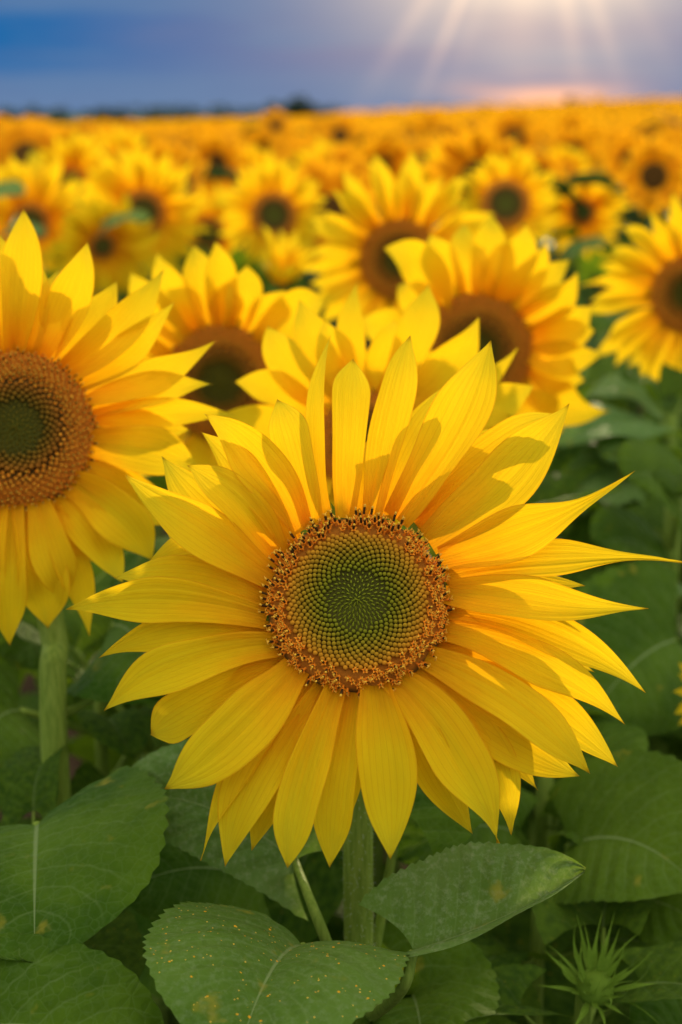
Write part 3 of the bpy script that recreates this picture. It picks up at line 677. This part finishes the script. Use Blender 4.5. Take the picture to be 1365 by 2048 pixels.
# key, px, py, depth, disc px, petal reach px, tilt, yaw, seed, label
NEAR = [
 ('left_edge', 30, 858, .97, 160, 430, 8, 4, 11, 'big sunflower cut by the left edge, broad brown disc with greenish middle'),
 ('behind_front', 738, 890, 1.12, 108, 330, 6, 0, 12, 'sunflower tucked straight behind the large front one, only greenish upper petals showing'),
 ('right_of_centre', 948, 705, 1.44, 118, 270, -4, 8, 13, 'wide sunflower with dark brown disc, up and right behind the large front one'),
 ('left_middle', 442, 765, 1.34, 116, 275, -4, -4, 14, 'dark disced sunflower between the left edge flower and the large front one'),
 ('', 800, 520, 1.95, 80, 205, 4, 0, 15, 'tall sunflower with round dark disc, up behind the wide one right of centre'),
 ('', 1012, 408, 2.9, 50, 112, 10, 2, 16, 'round sunflower with dark green disc, highest of those right of the centre line'),
 ('', 1380, 588, 1.85, 78, 215, 6, -14, 17, 'sunflower cut by the right edge at mid height, rusty rimmed disc'),
 ('', 287, 425, 3.1, 46, 138, -2, 0, 18, 'blurred sunflower with dark disc and a small green leaf before it'),
 ('', 142, 368, 3.9, 34, 108, -4, 2, 19, 'blurred sunflower with high fan of petals, near the upper left corner of the field'),
 ('', 62, 445, 3.2, 40, 150, 2, 8, 20, 'blurred sunflower just above the big one at the left edge'),
 ('', 548, 430, 3.0, 46, 118, 2, 4, 21, 'blurred sunflower above the half open small one, dark green disc'),
 ('', 418, 468, 3.3, 36, 100, -8, 14, 22, 'blurred sunflower with brown disc turned aside, above the dark disced one'),
 ('', 640, 368, 4.4, 26, 88, 0, 2, 23, 'small blurred sunflower with dark disc, left of the tall one with the round dark disc'),
 ('', 205, 492, 2.9, 30, 120, -14, 20, 24, 'blurred sunflower bowed to the side, above right of the big one at the left edge'),
 ('', 1165, 425, 3.6, 28, 92, -8, 10, 25, 'blurred sunflower between the round one and the one at the right edge'),
 ('', 385, 372, 4.9, 18, 74, -2, 0, 26, 'small blurred sunflower high between two left dark disced ones'),
 ('', 505, 348, 5.2, 16, 66, -6, 4, 27, 'small blurred sunflower above the one with the dark green disc'),
 ('', 1478, 1398, 1.17, 70, 138, 0, -10, 28, 'low small sunflower at the right edge, only orange petal tips showing'),
 ('', 905, 360, 4.2, 24, 84, -8, -6, 29, 'blurred sunflower squeezed between the tall one and the round one'),
 ('', 1300, 345, 5.6, 20, 62, 2, -4, 30, 'small blurred sunflower with dark disc, above the one at the right edge'),
 ('', 1130, 345, 5.9, 19, 58, 2, 4, 31, 'small blurred sunflower with dark disc, right of and above the round one'),
 ('', 15, 350, 4.6, 22, 88, -6, 6, 32, 'blurred sunflower at the left edge with bright green leaf below it'),
 ('', 240, 320, 5.4, 18, 70, -8, 0, 33, 'small blurred sunflower high on the left, above the two dark discs'),
]
STEM_BASE = []
def near_flower(key, px, py, d, rp, rp2, tilt, yaw, seed, label):
    C = P(px, py, d); r = rp * d / FPX; frm = head_frame(C, tilt, yaw); ex, ey, n = frm; hd = (C, ex, ey, n, d); rg = np.random.default_rng(seed)
    knee = .07; bx = (C[0] - n[0] * knee, C[1] - n[1] * knee)
    via = None
    if key == 'left_edge': bx = tuple(P(140, 2000, 1.10)[:2]); via = [P(108, 1270, 1.06), P(116, 1640, 1.07)]
    gz = float(ground_z(*bx))
    root = thing('sunflower', (bx[0], bx[1], gz), label, 'sunflower', 'sunflowers in the field')
    h = add_head(root, C, frm, r)
    if d < 2.2:
        obj('bud_floret', UNIT_BUDS, h, kind='stuff'); obj('open_floret', UNIT_RING_ME, h, kind='stuff')
    if key:
        tab = []
        for (tp, bow, w, tm, p, lay) in TRACED[key]:
            a = math.atan2(tp[1] - py, tp[0] - px) + rg.uniform(-.06, .06)
            tab.append(((px + rp * .97 * math.cos(a), py + rp * .97 * math.sin(a)), tp, bow, w, tm, p, lay, rg.uniform(-.4, .4), rg.uniform(-.015, .02)))
        traced_petals(h, hd, r, tab, seed * 100, .0042, 22, 9)
    else:
        N = int(rg.integers(34, 40)); L = rp2 / rp - .95
        for k in range(N):
            lay = k % 2; a = 2 * math.pi * (k + rg.uniform(-.35, .35)) / N; l = L * rg.uniform(.80, 1.12) * (1 if lay else .93)
            e = np.array([math.cos(a), math.sin(a), 0]); tl = rg.normal(.10, .16) + (.10 if lay else -.05)
            y = unit(e * math.cos(tl) + np.array([0, 0, math.sin(tl)])); x = unit(np.cross(y, (0, 0, 1))); z = np.cross(x, y)
            w = l * rg.uniform(.9, 1.15) * (1.0 if L > 1.3 else 1.15)
            obj('ray_petal', PETALS[int(rg.integers(0, len(PETALS)))], h, frame(x * w, y * l, z * l, e * .93 + np.array([0, 0, -.05 + .04 * lay])))
    path = stem_path(C, n, r, bx, knee, .10, via)
    add_stem(root, path, .0075 if d > 1.2 else .0085, .011)
    if d < 2.1:
        for k in range(14):
            a = 2 * math.pi * k / 14; e = np.array([math.cos(a), math.sin(a), 0]); l = rg.uniform(.35, .6); y = unit(e + np.array([0, 0, -.25])); x = unit(np.cross(y, (0, 0, 1))); z = np.cross(x, y)
            obj('bract', BRACTS[k % 4], h, frame(x * l, y * l, z * l, e * .93 + np.array([0, 0, -.16])))
    nl = 9 if d < 2.2 else 5
    for k in range(nl):
        z = gz + (C[2] - gz - .14) * (1 - .58 * k / nl) - rg.uniform(0, .03); az = k * 2.4 + rg.uniform(0, 6.3) * (k == 0) + seed
        s = path_at_z(path, z); sz = rg.uniform(.13, .20); mp = s + np.array([math.cos(az), math.sin(az), 0]) * sz * 1.2
        if in_hero_cone(mp) or (key == 'left_edge' and k < 1): continue
        random_leaf(root, path, z, az, sz, seed * 50 + k)
    STEM_BASE.append(bx)
    return root, path
NEAR_PLANTS = {}
for i, a in enumerate(NEAR): NEAR_PLANTS[i] = near_flower(*a)

# small upper leaves that show between the heads
for i, b, tp, d, w in ((7, (215, 452), (300, 440), 2.75, .022), (21, (-40, 400), (50, 385), 3.0, .035), (9, (20, 462), (92, 474), 2.85, .022), (14, (1140, 505), (1215, 490), 3.3, .03)):
    custom_leaf(NEAR_PLANTS[i][0], NEAR_PLANTS[i][1], P(*b, d), P(*tp, d - .04), (0, 0, .01), (0, -.5, .9), w, w, 5, 5, P(*b, d)[2] - .04, 4000 + i, M_LEAF_PALE, 24, 9, 9)

# a half-open flower seen from the side
def half_open():
    C = P(566, 560, 2.45); n = unit((.1, -.35, 1.0)); ex = unit(np.cross((0, 1, 0), n)); ey = np.cross(n, ex); r = .022
    bx = (C[0] - .01, C[1] + .02); root = thing('sunflower', (*bx, 0), 'half open small sunflower standing upright with petals closed like a cup', 'sunflower', 'sunflowers in the field')
    h = add_head(root, C, (ex, ey, n), r); rg = np.random.default_rng(77)
    for k in range(18):
        a = 2 * math.pi * k / 18; e = np.array([math.cos(a), math.sin(a), 0]); tl = rg.uniform(.85, 1.25); l = rg.uniform(2.6, 4.2)
        y = unit(e * math.cos(tl) + np.array([0, 0, math.sin(tl)])); x = unit(np.cross(y, -e)); z = np.cross(x, y)
        obj('ray_petal', PETALS[k % 12], h, frame(x * l * .9, y * l, z * l, e * .9))
    for k in range(14):
        a = 2 * math.pi * k / 14; e = np.array([math.cos(a), math.sin(a), 0]); tl = rg.uniform(.5, 1.1); l = rg.uniform(1.2, 1.9)
        y = unit(e * math.cos(tl) + np.array([0, 0, math.sin(tl)])); x = unit(np.cross(y, -e)); z = np.cross(x, y)
        obj('bract', BRACTS[k % 4], h, frame(x * l, y * l, z * l, e * .95 + np.array([0, 0, -.2])))
    path = smooth_path([C - n * .012, C - n * .06, np.array([bx[0], bx[1], .6]), np.array([*bx, 0])], 16); add_stem(root, path, .005, .008)
    for k in range(6): random_leaf(root, path, C[2] - .10 - .1 * k, k * 2.4, .12, 800 + k)
    STEM_BASE.append(bx)
half_open()

# an unopened bud low at the right
def bud_plant():
    C = P(1190, 1975, .93); n = unit((.05, -.5, .9)); ex = unit(np.cross((0, 1, 0), n)); ey = np.cross(n, ex); r = .0125
    bx = (C[0], C[1] + .03); root = thing('sunflower_bud', (*bx, 0), 'young green sunflower bud with thin curling bracts low at right', 'sunflower bud')
    prof = [(-1.0, .12), (-.75, .62), (-.3, .95), (.1, 1.0), (.5, .85), (.8, .5), (.92, .1)]
    v, f = lathe(prof, 16); h = obj('flower_bud', mesh('flower_bud', v, f, [M_BRACT]), root, frame(ex * r, ey * r, n * r, C - np.array(root.location))); rg = np.random.default_rng(5)
    for k in range(34):
        a = k * 2.4; e = np.array([math.cos(a), math.sin(a), 0]); q = k / 34; tl = .3 + 1.0 * q; l = rg.uniform(2.4, 3.6)
        y = unit(e * math.cos(tl) + np.array([0, 0, math.sin(tl)])); x = unit(np.cross(y, (0.01, 0, 1))); z = np.cross(x, y)
        pv, pf, puv = petal_mesh((0, 0, 0), (0, .5, rg.uniform(-.02, .1)), (rg.uniform(-.2, .2), 1, rg.uniform(-.1, .45)), .05, .2, .25, .5, .3, k, 9, 5, 0)
        obj('bract', mesh('bract', pv, pf, [M_BRACT], puv), h, frame(x * l, y * l, z * l, e * (1 - .6 * q) + np.array([0, 0, -.2 + .6 * q])))
    path = smooth_path([C - n * r, C - n * .05 + np.array([0, 0, -.01]), np.array([bx[0], bx[1], .45]), np.array([*bx, 0])], 16); add_stem(root, path, .0048, .008)
    for k, (az, z) in enumerate(((-.3, C[2] - .035), (3.3, C[2] - .045), (4.6, C[2] - .06), (1.2, C[2] - .08), (5.6, C[2] - .12), (2.6, C[2] - .13))): random_leaf(root, path, z, az, .085 + .012 * k, 880 + k, .15)
    STEM_BASE.append(bx)
bud_plant()

# ------------------------------------------------------------------ leafy plants whose heads stand outside the frame or behind the petals
def leafy_plant(top, depth_hint, label, leaves, seed, rnd=5, lean=(0, 0), rtop=.007, mat=None):
    bx = (top[0] + lean[0], top[1] + lean[1]); root = thing('sunflower_plant', (*bx, 0), label, 'plant', 'leafy sunflower plants')
    path = smooth_path([top, top * .6 + np.array([bx[0], bx[1], 0]) * .4, np.array([*bx, 0])], 16); add_stem(root, path, rtop, .011)
    for k, (b, bd, tp, td, up, wl, wr, fl, fr, mo, sz) in enumerate(leaves):
        custom_leaf(root, path, P(*b, bd), P(*tp, td), mo, up, wl, wr, fl, fr, P(*b, bd)[2] - .075, seed + k, mat or M_LEAF, 48, 13, 16, (0, 0, 0))
    rg = np.random.default_rng(seed)
    for k in range(4):
        random_leaf(root, path, top[2] - .004 - .012 * k, k * 1.9 + seed, .055 + .012 * k, seed * 77 + k, R(-35 + 12 * k))
    for k in range(rnd):
        z = top[2] - .12 - .09 * k; az = k * 2.4 + seed; s = path_at_z(path, z); sz = rg.uniform(.12, .19)
        if in_hero_cone(s + np.array([math.cos(az), math.sin(az), 0]) * sz * 1.3): continue
        random_leaf(root, path, z, az, sz, seed * 9 + k)
    STEM_BASE.append(bx); return root
Z3 = (0, 0, .015)
# left: broad leaves under the left-edge flower
leafy_plant(P(40, 1720, 1.0), 1.0, 'plant with a broad dark leaf and pale straight midrib, lower left', [
    ((75, 1650), .92, (70, 1935), .80, (.05, -.85, .5), .086, .086, 8, 8, (0, .0, .012), .86),
    ((-140, 2085), .80, (335, 2150), .76, (.1, -.55, .85), .050, .06, 5, 5, (0, 0, .02), .78)], 31, 5)
leafy_plant(P(300, 1500, 1.22), 1.2, 'plant with drooping mid green leaves, low between left stem and front stem', [
    ((520, 1760), 1.02, (235, 1790), .98, (0, -.65, .75), .055, .05, 5, 5, Z3, .8),
    ((230, 1250), 1.12, (330, 1395), 1.03, (-.1, -.85, .45), .068, .068, 5, 5, Z3, 1.0),
    ((40, 1420), 1.15, (-80, 1560), 1.1, (0, -.7, .6), .06, .06, 6, 6, Z3, .95),
    ((440, 1880), 1.15, (250, 1960), 1.1, (0, -.6, .7), .07, .07, 5, 5, Z3, .75),
    ((150, 1300), 1.25, (20, 1330), 1.2, (0, -.5, .8), .06, .06, 5, 5, Z3, .75)], 32, 5)
leafy_plant(P(1092, 1540, 1.18), 1.2, 'plant with forked stalks and wide toothed leaves, below right petals', [
    ((1035, 1665), 1.12, (790, 1720), 1.05, (0, -.7, .7), .045, .048, 5, 5, Z3, .85),
    ((1140, 1690), 1.08, (1400, 1780), 1.0, (0, -.6, .8), .075, .065, 5, 8, (0, 0, .02), .85),
    ((1150, 1650), 1.14, (1225, 1715), 1.06, (0, -.8, .6), .035, .035, 5, 5, Z3, .88),
    ((1130, 1560), 1.2, (1290, 1520), 1.15, (0, -.3, 1), .045, .05, 5, 5, (0, 0, .012), .95),
    ((1190, 1820), 1.12, (1400, 1850), 1.05, (0, -.75, .6), .05, .05, 5, 5, Z3, .75)], 33, 4)
leafy_plant(P(1350, 1000, 1.45), 1.4, 'plant at the right edge with shaded blue green heart shaped leaf', [
    ((1350, 1280), 1.32, (1170, 1450), 1.24, (-.1, -.85, .45), .075, .085, 5, 5, Z3, .95),
    ((1330, 1130), 1.45, (1190, 1090), 1.40, (0, -.5, .9), .05, .045, 5, 5, Z3, 1.05),
    ((1360, 1000), 1.4, (1250, 960), 1.36, (0, -.6, .8), .05, .045, 5, 5, Z3, 1.1)], 34, 5, rtop=.009)
leafy_plant(P(1345, 830, 1.72), 1.7, 'plant at the right edge with pale sunlit flat leaves on arched stalks', [
    ((1330, 872), 1.70, (1112, 902), 1.60, (0, -.16, 1), .055, .055, 8, 8, (0, 0, .022), 1.12),
    ((1318, 815), 1.76, (1175, 795), 1.80, (0, -.14, 1), .05, .05, 8, 8, (0, 0, .016), 1.16),
    ((1340, 915), 1.66, (1215, 925), 1.58, (0, -.12, 1), .05, .05, 8, 8, (0, 0, .016), 1.1),
    ((1320, 950), 1.68, (1160, 1040), 1.56, (0, -.3, 1), .06, .06, 8, 8, (0, 0, .02), 1.08),
    ((1290, 1010), 1.64, (1370, 1060), 1.52, (.1, -.5, .8), .045, .045, 8, 8, Z3, 1.0),
    ((1240, 1075), 1.62, (1150, 1100), 1.55, (0, -.5, .9), .04, .04, 12, 12, Z3, 1.0),
    ((1270, 940), 1.72, (1180, 950), 1.66, (0, -.2, 1), .035, .04, 12, 12, (0, 0, .018), 1.1),
    ((1330, 1150), 1.58, (1260, 1215), 1.5, (0, -.6, .7), .045, .045, 8, 8, Z3, 1.0)], 35, 4, mat=M_LEAF_PALE)  # pale colour on the placed leaves stands in for sunlight on their tops
leafy_plant(P(960, 2000, 1.25), 1.2, 'low plant with rounded dull leaf, beside front stem at the bottom', [
    ((820, 1990), .98, (850, 2130), .88, (0, -.9, .5), .055, .055, 5, 5, Z3, .62),
    ((990, 2010), 1.05, (960, 2120), .98, (0, -.9, .5), .042, .042, 5, 5, Z3, .62),
    ((1420, 2110), 1.0, (1275, 2085), .98, (0, -.6, .8), .035, .04, 5, 5, Z3, .6)], 36, 4)
leafy_plant(P(1230, 1330, 1.62), 1.6, 'plant in the gap right of the front petals with dark overlapping leaves', [
    ((1210, 1180), 1.62, (1110, 1260), 1.52, (0, -.6, .8), .06, .06, 5, 5, Z3, .98),
    ((1250, 1390), 1.5, (1190, 1350), 1.46, (0, -.4, .9), .02, .02, 5, 5, Z3, .98)], 37, 7)

leafy_plant(P(1080, 1790, 1.08), 1.1, 'thin bare stalked plant low between the bud and the front flower', [], 38, 2, rtop=.0055)
leafy_plant(P(196, 1345, 1.2), 1.2, 'thin stalked plant right beside the left flower stem', [], 39, 3, rtop=.005)

# filler plants further back, seen only between stems
k = 0
for (x, y) in ((-.42, 1.45), (-.16, 1.5), (.12, 1.55), (.36, 1.5), (.55, 1.9), (-.62, 1.9), (-.3, 1.85), (.05, 1.95), (.3, 2.0), (.62, 2.3), (-.7, 2.4), (-.2, 2.4), (.2, 2.45), (.45, 2.6), (.78, 2.85), (.98, 3.3), (.58, 3.15), (1.15, 3.9), (.82, 3.75), (.5, 3.8), (1.2, 4.6), (.9, 4.4)):
    top = np.array([x, y, 1.02 + .03 * (k % 3)])
    root = thing('sunflower_plant', (x, y, 0), 'leafy sunflower plant in the shade among the stems', 'plant', 'shaded plants behind the front row')
    path = smooth_path([top, np.array([x + .01, y, .5]), np.array([x, y, 0])], 12); add_stem(root, path, .007, .011)
    for q in range(8): random_leaf(root, path, top[2] - .02 - .1 * q, q * 2.4 + k, .17, 3000 + 20 * k + q)
    STEM_BASE.append((x, y)); k += 1

# ------------------------------------------------------------------ the field
def field_variant(k):
    rg = np.random.default_rng(70 + k); V = []; F = []
    N = 34; r = 1.0
    for j in range(N):
        a = 2 * math.pi * (j + rg.uniform(-.3, .3)) / N; e = np.array([math.cos(a), math.sin(a), 0]); l = rg.uniform(1.35, 1.95); tl = rg.normal(.12, .18) + (.1 if j % 2 else -.06)
        y = unit(e * math.cos(tl) + np.array([0, 0, math.sin(tl)])); x = unit(np.cross(y, (0, 0, 1))); z = np.cross(x, y)
        bow = rg.uniform(-.1, .1); o = len(V); pr = [(0, .10), (.3, .20), (.65, .19), (1, .0)]
        for (tt, w) in pr:
            c = e * .9 + y * tt * l + x * bow * l * math.sin(math.pi * tt) - z * .10 * tt * tt * l
            V += [c - x * w * l, c + z * .05 * l * (tt < .9), c + x * w * l]
        for i in range(3):
            for s in range(2): F.append((o + i * 3 + s, o + i * 3 + s + 1, o + i * 3 + s + 4, o + i * 3 + s + 3))
    return mesh('ray_petals', V, F, [M_FIELD_PETAL])
FV = [field_variant(k) for k in range(5)]
dv, df = lathe([(-.45, .2), (-.15, .95), (0, 1.0), (.1, .85), (.12, .4), (.10, .05)], 14)
FIELD_DISC = mesh('flower_head', dv, df, [M_FIELD_DISC])
def field_plant_mesh(k):
    rg = np.random.default_rng(170 + k); sv, sf, _ = tube(smooth_path([(0, .05, 1.0), (0, .06, .9), (0, .03, .5), (0, 0, 0)], 7), np.linspace(.007, .011, 7), 6)
    V = list(sv); F = list(sf)
    for q in range(7):
        az = q * 2.4 + k; z = .95 - .09 * q; l = rg.uniform(.15, .2); d = np.array([math.cos(az), math.sin(az), 0]); s = np.array([-d[1], d[0], 0]); b = np.array([0, .04, z]) + d * .08 + (0, 0, .04)
        o = len(V)
        for tt, w, h in ((0, .12, 0), (.25, .42, .03), (.6, .34, .02), (1, 0, -.12)):
            c = b + d * l * tt + np.array([0, 0, h * l * 2]); V += [c - s * w * l + (0, 0, .02), c, c + s * w * l + (0, 0, .02)]
        for i in range(3):
            for j in range(2): F.append((o + i * 3 + j, o + i * 3 + j + 1, o + i * 3 + j + 4, o + i * 3 + j + 3))
    return mesh('leafy_stem', V, F, [M_FIELD_LEAF])
FP = [field_plant_mesh(k) for k in range(4)]

spots = []
fr = np.random.default_rng(21); taken = [np.array(b) for b in STEM_BASE]
def spread(y0, y1, step):
    out = []; y = y0
    while y < y1:
        half = .262 * y + .5; x = -half + fr.uniform(0, step)
        while x < half:
            out.append((x + fr.normal(0, step * .22), y + fr.normal(0, step * .25))); x += step
        y += step
    return out
for (x, y) in spread(2.6, 18, .40):
    p = np.array((x, y)); d = y
    if d < 3.4 and abs(x) < .34 * d: continue
    if min(np.linalg.norm(p - q) for q in taken) < .26: continue
    spots.append((x, y)); taken.append(p)
spots.sort(key=lambda s: s[1])
inds = spots[:270]; y_far = inds[-1][1]
for i, (x, y) in enumerate(inds):
    gz = float(ground_z(x, y)); hz = fr.normal(1.285, .055); r = fr.uniform(.034, .057)
    lab = 'blurred sunflower in the middle of the field, one of many alike' if y < 9 else 'small blurred sunflower far out in the field, one of many alike'
    root = thing('sunflower', (x, y, gz), lab, 'sunflower', 'sunflowers in the middle field' if y < 9 else 'sunflowers further out in the field')
    az = fr.normal(-.12, .42); el = R(fr.normal(9, 19)); n = np.array([math.sin(az) * math.cos(el), -math.cos(az) * math.cos(el), math.sin(el)])
    ex = unit(np.cross((0, 0, 1), n)); ey = np.cross(n, ex); ro = fr.uniform(0, 6.3); e1 = ex * math.cos(ro) + ey * math.sin(ro); e2 = np.cross(n, e1)
    C = np.array([0, -.02, hz])
    h = obj('flower_head', FIELD_DISC, root, frame(e1 * r, e2 * r, n * r, C))
    obj('ray_petals', FV[i % 5], h)
    obj('leafy_stem', FP[i % 4], root, Matrix.Diagonal((1, 1, hz - .02, 1)))

def far_field():
    """everything beyond: thousands of flowers nobody could count, one mesh"""
    pts = spots[270:] + spread(max(18, y_far), 40, .53) + spread(40, 118, .82)
    pts = [(x, y) for x, y in pts if not (x < -1 and y > 75)]
    N = len(pts); A = np.array(pts); gz = ground_z(A[:, 0], A[:, 1]); hz = gz + 1.285 + fr.normal(0, 1, N) * np.where((A[:, 1] > 40) & (A[:, 0] > 0), .11, .038); r = fr.uniform(.046, .060, N)
    r = r * np.where(A[:, 1] > 40, 1.25, 1.0)
    az = fr.normal(-.12, .32, N); el = np.radians(fr.normal(12, 13, N))
    n = np.stack([np.sin(az) * np.cos(el), -np.cos(az) * np.cos(el), np.sin(el)], 1); ex = np.cross(np.array([0, 0, 1.0]), n); ex /= np.linalg.norm(ex, axis=1)[:, None]; ey = np.cross(n, ex)
    # one low flower: 13 kite petals, disc hexagon, three leaves and a stalk
    V = []; F = []; MI = []
    for j in range(13):
        a = 2 * math.pi * j / 13; c, s = math.cos(a), math.sin(a); l = 2.5 + .3 * ((j * 7) % 5 - 2) / 2; m = 1.5; w = .42; zz = .25 * ((j * 5) % 3 - 1)
        o = len(V); V += [(.8 * c, .8 * s, 0), (m * c - w * s, m * s + w * c, zz * .5), (l * c, l * s, zz), (m * c + w * s, m * s - w * c, zz * .5)]; F += [(o, o + 3, o + 2), (o, o + 2, o + 1)]; MI += [0, 0]
    o = len(V); V += [(math.cos(2 * math.pi * j / 7), math.sin(2 * math.pi * j / 7), .12) for j in range(7)]; F += [(o, o + j, o + j + 1) for j in range(1, 6)]; MI += [1] * 5
    nh = len(V); V = np.array(V)
    W = np.einsum('n,vi->nvi', r, V); C = np.stack([A[:, 0], A[:, 1], hz], 1)
    HV = W[:, :, 0:1] * ex[:, None] + W[:, :, 1:2] * ey[:, None] + W[:, :, 2:3] * n[:, None] + C[:, None]
    LV = []; LF = []; LM = []
    for q in range(5):
        aa = q * 2.4; dd = np.array([math.cos(aa), math.sin(aa), 0]); ss_ = np.array([-dd[1], dd[0], 0]); b = np.array([0, .05, -.10 - .09 * q]) + dd * .05
        o = len(LV); LV += [b, b + dd * .11 - ss_ * .09 + (0, 0, .03), b + dd * .24 - (0, 0, .03), b + dd * .11 + ss_ * .09 + (0, 0, .03)]; LF += [(o, o + 1, o + 2), (o, o + 2, o + 3)]; LM += [2, 2]
    o = len(LV); LV += [np.array(p) for p in ((-.012, .03, 0), (.012, .03, 0), (.012, .03, -1.1), (-.012, .03, -1.1))]; LF += [(o, o + 1, o + 2), (o, o + 2, o + 3)]; LM += [2, 2]
    LV = np.array(LV); rot = fr.uniform(0, 6.3, N); cr, sr = np.cos(rot)[:, None], np.sin(rot)[:, None]
    LVr = np.stack([LV[None, :, 0] * cr - LV[None, :, 1] * sr, LV[None, :, 0] * sr + LV[None, :, 1] * cr, np.broadcast_to(LV[None, :, 2], (N, len(LV)))], 2) + C[:, None]
    allv = np.concatenate([HV, LVr], 1); nv = allv.shape[1]; allv = allv.reshape(-1, 3)
    f = np.array(F + [tuple(nh + i for i in q) for q in LF]); mi = np.array(MI + LM)
    faces = (f[None] + (np.arange(N) * nv)[:, None, None]).reshape(-1, 3)
    me = bpy.data.meshes.new('far_sunflowers'); me.vertices.add(len(allv)); me.vertices.foreach_set('co', allv.ravel().astype(np.float32))
    me.loops.add(faces.size); me.loops.foreach_set('vertex_index', faces.ravel().astype(np.int32)); me.polygons.add(len(faces)); me.polygons.foreach_set('loop_start', np.arange(0, faces.size, 3, dtype=np.int32))
    for m in (M_FIELD_PETAL, M_FIELD_DISC, M_FIELD_LEAF): me.materials.append(m)
    me.polygons.foreach_set('material_index', np.tile(mi, N).astype(np.int32)); me.update(calc_edges=True); me.validate()
    obj('far_sunflowers', me, None, None, kind='stuff', label='uncountable distant sunflowers filling the field to the skyline', category='sunflowers')
far_field()

# ------------------------------------------------------------------ far trees
def leaf_clumps(centres, sizes, n, seed, leaf):
    rg = np.random.default_rng(seed); V = []; F = []
    for c, s in zip(centres, sizes):
        for q in range(n):
            p = rg.normal(0, 1, 3); p = unit(p) * rg.uniform(.3, 1) ** .5 * np.asarray(s) + c; a = unit(rg.normal(0, 1, 3)); b = unit(np.cross(a, rg.normal(0, 1, 3))); l = leaf * rg.uniform(.6, 1.3)
            o = len(V); V += [p - a * l, p + b * l * .5, p + a * l, p - b * l * .5]; F.append((o, o + 1, o + 2, o + 3))
    return V, F
M_TREE = plain_material('tree_leaves', (0.018, 0.034, 0.008), (0.040, 0.065, 0.016), 3.0, 0.7, 0.15, 0.0)
M_BARK = plain_material('bark', (0.05, 0.035, 0.022), (0.09, 0.065, 0.04), 8.0, 0.9)
rg = np.random.default_rng(4); cs = []; ss_ = []
for x in np.arange(-110, 2, 1.6):
    y = 250 + rg.normal(0, 6); cs.append((x, y, float(ground_z(x, y)) + rg.uniform(2.3, 3.0))); ss_.append((1.7, 1.7, rg.uniform(1.5, 2.1)))
V, F = leaf_clumps(cs, ss_, 90, 9, .42)
obj('far_wood', mesh('far_wood', V, F, [M_TREE], smooth=False), kind='stuff', label='dark distant strip of woodland on the skyline at the left', category='woodland')
def small_tree(px, top_py, y, w, label, seed):
    x = (px - 682.5) / FPX * y / math.cos(R(PITCH)) ; x = (px - 682.5) / FPX * (y * math.cos(R(PITCH)) + 0)
    gz = float(ground_z(x, y)); top = CAM_Z + (226 - top_py) / FPX * y; hgt = top - gz; rg = np.random.default_rng(seed)
    root = thing('tree', (x, y, gz), label, 'tree')
    v, f, _ = tube(smooth_path([(0, 0, 0), (.05, 0, hgt * .4), (0, .05, hgt * .8)], 8), np.linspace(.14, .04, 8), 7); obj('trunk', mesh('trunk', v, f, [M_BARK]), root)
    cs = [(rg.normal(0, w * .38), rg.normal(0, w * .3), hgt * rg.uniform(.45, .82)) for _ in range(9)]
    V, F = leaf_clumps(cs, [(w * .34, w * .34, hgt * .17)] * 9, 110, seed, w * .075); obj('crown', mesh('crown', V, F, [M_TREE], smooth=False), root)
small_tree(606, 190, 150, 2.9, 'dark bushy tree standing alone on the skyline left of centre', 1)
small_tree(655, 212, 150, 1.6, 'low dark bush on the skyline right beside the lone bushy tree', 2)
small_tree(850, 204, 122, 1.3, 'small dark bushy weed on the skyline straight above the tall sunflower', 3)  # tall weeds on the skyline, built with the tree shape
small_tree(1140, 190, 121, .9, 'thin dark bushy weed on the skyline below the sun glow', 4)  # another tall weed in tree shape
